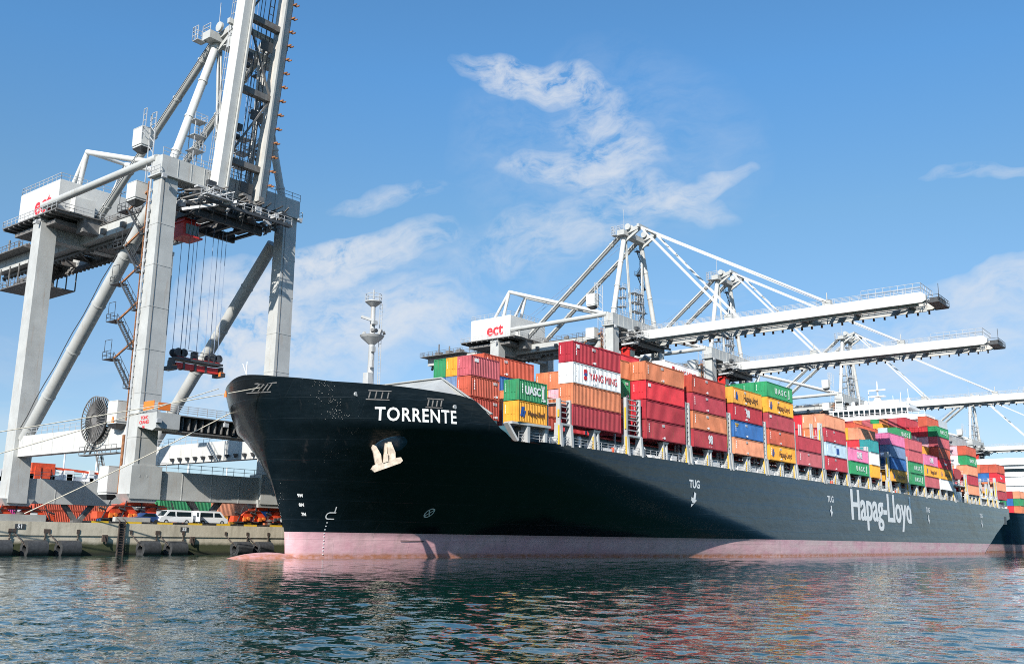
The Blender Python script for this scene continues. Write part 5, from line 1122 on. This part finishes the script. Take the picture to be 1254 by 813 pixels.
# vans and car
def van(x, y, rot, lab, first=None):
    t = thing('minibus', lab, 'van', (x, y, 3.98), 'white vans parked on the quay'); t.rotation_euler.z = rot
    prof = [(-2.5, .35), (-2.55, .9), (-2.5, 1.75), (-2.3, 1.95), (.95, 1.97), (1.35, 1.88), (2.05, 1.12), (2.45, .95), (2.58, .7), (2.55, .32)]
    b = MB(); n = len(prof); vs = []
    for y_, ins in ((-.95, 0), (.95, 0)):
        for px, pz in prof: vs.append((px, y_ * (1 - .11 * max(0, pz - 1.0)), pz))
    b.add(vs, [tuple(range(n))[::-1] if 0 else tuple(range(n - 1, -1, -1)), tuple(range(n, 2 * n))] + [(i, (i + 1) % n, n + (i + 1) % n, n + i) for i in range(n)]); b.build('body', M['vanwhite'], t)
    def sidepane(xa, xb, z0, z1, slant, nm='window'):
        b = MB()
        for s in (-1, 1):
            yy = lambda z: s * (.95 * (1 - .11 * max(0, z - 1.0)) + .012); vs = [(xa, yy(z0), z0), (xb + slant, yy(z0), z0), (xb, yy(z1), z1), (xa, yy(z1), z1)]; b.add(vs, [(0, 1, 2, 3) if s < 0 else (3, 2, 1, 0)])
        b.build(nm, M['glass'], t)
    sidepane(-2.2, .05, 1.15, 1.72, 0); sidepane(.3, 1.12, 1.15, 1.72, .55)
    b = MB(); b.add([(1.42, -.78, 1.84), (1.42, .78, 1.84), (2.04, .86, 1.17), (2.04, -.86, 1.17)], [(0, 3, 2, 1)]); b.v = [(x_ + .02, y_, z_ + .01) for x_, y_, z_ in b.v]; b.build('windscreen', M['glass'], t)
    for wx in (-1.55, 1.62):
        for s in (-1, 1):
            b = MB(); b.tube((wx, s * .72, .34), (wx, s * .97, .34), .34, 18); w = b.build('wheel', M['tyre'], t); b = MB(); b.tube((wx, s * .971, .34), (wx, s * .985, .34), .2, 14); b.build('rim', M['galv'], w)
    b = MB(); b.box(-2.6, -2.5, -.9, .9, .3, .5); b.box(2.5, 2.62, -.9, .9, .3, .5); b.build('bumper', M['dark'], t)
    for s in (-1, 1): b = MB(); b.box(2.42, 2.56, s * .75 - .15, s * .75 + .15, .72, .9); b.build('headlight', M['galv'], t)
    return t
v1 = van(77.6, 120.1, math.pi, 'white minibus parked on the quay facing left, beside the blue car')
v2 = dup(v1); v2.location = (83.3, 120.1, 3.98); v2.rotation_euler.z = 0; v2['label'] = 'white minibus parked on the quay facing the ship bow, side door open'
b = MB(); b.box(-2.75, -2.68, -1.9, -.98, .5, 1.85); d_ = b.build('open_door', M['vanwhite'], v2); b = MB(); b.box(-2.77, -2.76, -1.75, -1.15, 1.1, 1.7); b.build('door_window', M['glass'], d_)
t = thing('car', 'dark blue car on the quay, left of the vans', 'car', (73.4, 120.4, 3.98)); t.rotation_euler.z = math.pi
b = MB(); prof = [(-2.1, .3), (-2.15, .85), (-1.6, 1.0), (-1.1, 1.42), (.3, 1.45), (1.0, 1.0), (2.0, .85), (2.15, .6), (2.1, .3)]; b.poly(prof, -.86, .86); b.build('body', M['bluecar'], t)
b = MB(); b.poly([(-1.35, 1.0), (-1.0, 1.36), (.25, 1.38), (.8, 1.0)], -.875, .875); b.build('window', M['glass'], t)
for wx in (-1.3, 1.35):
    for s in (-1, 1): b = MB(); b.tube((wx, s * .7, .31), (wx, s * .88, .31), .31, 14); b.build('wheel', M['tyre'], t)

# yard containers behind the crane
YARD = [(70.4, 176, 0, 'magenta', 'pink'), (70.6, 176, 1, 'blue', 'blue'), (86.8, 178.8, 0, 'redorange', ''), (86.8, 178.8, 1, 'redorange', ''), (100.0, 184, 0, 'blue', ''), (100, 184, 1, 'orange', ''), (113.0, 180, 0, 'orange', ''), (113.0, 180, 1, 'green', ''),
        (126.2, 182, 0, 'yellow', ''), (126.2, 182, 1, 'ltorange', ''), (139.6, 180, 0, 'orange', ''), (139.6, 180, 1, 'blue', ''), (139.6, 180, 2, 'pinkred', ''), (139.6, 180, 3, 'ltpink', '')]
YL = ['magenta container on the yard floor at the left photo edge', 'blue container on top of the magenta one at the left photo edge', 'rusty red ribbed container, lower of two seen under the landside sill', 'rusty red ribbed container, upper of two seen under the landside sill',
      'blue yard container on the floor right of the rusty ribbed pair', 'orange yard container on top of the blue floor one', 'orange yard container under the green one, behind the left van', 'green yard container stacked on orange, behind the left van',
      'yellow yard container on the floor behind the right van', 'pale orange yard container above the yellow one behind the right van', 'orange yard container on the floor right beside the ship bow', 'blue yard container, second of the stack beside the ship bow',
      'faded red yard container, third of the stack beside the ship bow', 'pale pink yard container topping the stack beside the ship bow']
for (x, y, k, c, _), l in zip(YARD, YL):
    o = container(x, y, 3.98 + 2.9 * k, 40, c, 'containers standing in the yard'); o['label'] = l

# ================================================================ ROPES
def rope(pts, r, lab, name='mooring_rope', sag=0.0):
    b = MB(); P0, P1 = Vector(pts[0]), Vector(pts[-1]); n = 24; q = []
    for i in range(n + 1): f = i / n; p = P0.lerp(P1, f); p.z -= sag * 4 * f * (1 - f); q.append(p)
    b.path(q, r, 6); o = b.build(name, M['rope']); tag(o, lab, 'rope', 'mooring ropes from the bow'); return o
rope([(56.3, 118.9, 4.7), (74.6, 104, 18.1)], .07, 'pale mooring rope rising from the quay bollard to behind the bow', sag=.25)
rope([(11.3, 118.7, 4.2), (69.9, 92.6, 19.6)], .06, 'upper of two mooring ropes from left photo edge to bow', sag=.5)
rope([(32.2, 118.7, 4.2), (71.6, 103.2, 20.6)], .06, 'lower of two mooring ropes from left photo edge to bow', sag=.3)
for (p, l) in (((66.2, 94.0, 18.6), 'small orange rat guard on the rope close to the bow'), ((60.6, 108.0, 16.0), 'small orange rat guard farther out on the mooring rope')):
    b = MB(); b.tube((0, 0, .25), (.05, .05, -.45), .08, 8, .2); o = b.build('rat_guard', M['orange']); o.location = p; tag(o, l, 'guard', 'rat guards on the ropes')

# ================================================================ DISTANT SHIPS
t = thing('distant_ship', 'white distant ship with a red deck gantry, behind the left crane', 'ship', (160, 330, 4))
b = MB(); b.box(-25, 95, 0, 30, 0, 15.5); b.box(-20, 40, 4, 26, 15.5, 18.5); b.build('hull', M['shipwhite'], t)
b = MB()
for i in range(60): x = random.uniform(-15, 90); w = random.uniform(.8, 5); b.box(x, x + w, 2, 4 + random.random() * 4, 15.5, 16.5 + random.random() * 4.5)
for x in (-4, 12, 24, 45, 62, 80): b.tube((x, 6, 16), (x, 6, 26 + (x * 7 % 5)), .3, 6); b.tube((x, 6, 21), (x + 16, 6, 20), .35, 6)
b.build('deck_gear', M['shipwhite'], t)
b = MB(); b.box(-2, 6, 0, 6, 18.5, 22.2); b.box(-1, 1, -.5, 0, 16, 21); b.box(1.5, 4.5, -.2, 0, 17, 20.5); b.beam((6, 3, 21), (24, 3, 20), .8, .8); b.build('deck_gantry', M['bogie'], t)
# ship moored astern
t = thing('distant_container_ship', 'dark-hulled container ship moored beyond the stern, cut by right edge', 'ship', (405, 78, 0))
b = MB(); vs = []; n1 = 18
for i in range(n1 + 1):
    x = 250 * (i / n1) ** 2
    for z in (-1, 3, 7, 12, 15): 
        xs = -2 + (15 - z) * .75 if z > 3 else 7 + (3 - z) * .2; h_ = 20 * (1 - (1 - min(1, x / (70 - z * 2.4))) ** 2.2) ** (1 / (1.3 + z * .1)); vs.append((xs + x, 20 - h_, z))
o0 = len(vs); vs += [(x, 40 - y, z) for x, y, z in vs]
fs = []
for i in range(n1):
    for j in range(4): q = (i * 5 + j, (i + 1) * 5 + j, (i + 1) * 5 + j + 1, i * 5 + j + 1); fs.append(q); fs.append(tuple(o0 + k for k in q[::-1]))
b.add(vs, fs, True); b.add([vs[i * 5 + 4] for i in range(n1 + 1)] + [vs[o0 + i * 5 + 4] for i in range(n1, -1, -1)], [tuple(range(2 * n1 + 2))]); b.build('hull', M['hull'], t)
b = MB(); b.box(62, 74, 6, 34, 15, 40); b.box(61, 75, 1, 39, 37, 38.5); 
for z in (20, 24, 28, 32): b.box(61.5, 74.5, 4, 36, z, z + .3)
b.build('accommodation', M['shipwhite'], t)
b = MB(); b.box(61.9, 62.0, 7, 33, 34, 35.4); b.build('wheelhouse_windows', M['glass'], t)
COLS2 = ['orange', 'yellow', 'green', 'pinkred', 'ltorange', 'red', 'orange', 'blue', 'green', 'dkred']
n = 0
for i, k in enumerate((0, 1, 2)):
    for j in range(3):
        for zt in range(3):
            if j or (i == 2 and zt in (0, 2)): continue
            col = COLS2[(i * 5 + j * 3 + zt * 2) % 10]
            o = container(431 + 0 * i + j * 14, 81 + 2.55 * i, 15.2 + 2.95 * zt, 40, col, 'containers on the ship astern')
            o['label'] = '%s container on the ship astern, %s tier, %s row, %s bay' % (CN[col], TIER[zt], ['outermost', 'second', 'third'][i], ['foremost', 'second', 'third'][j])
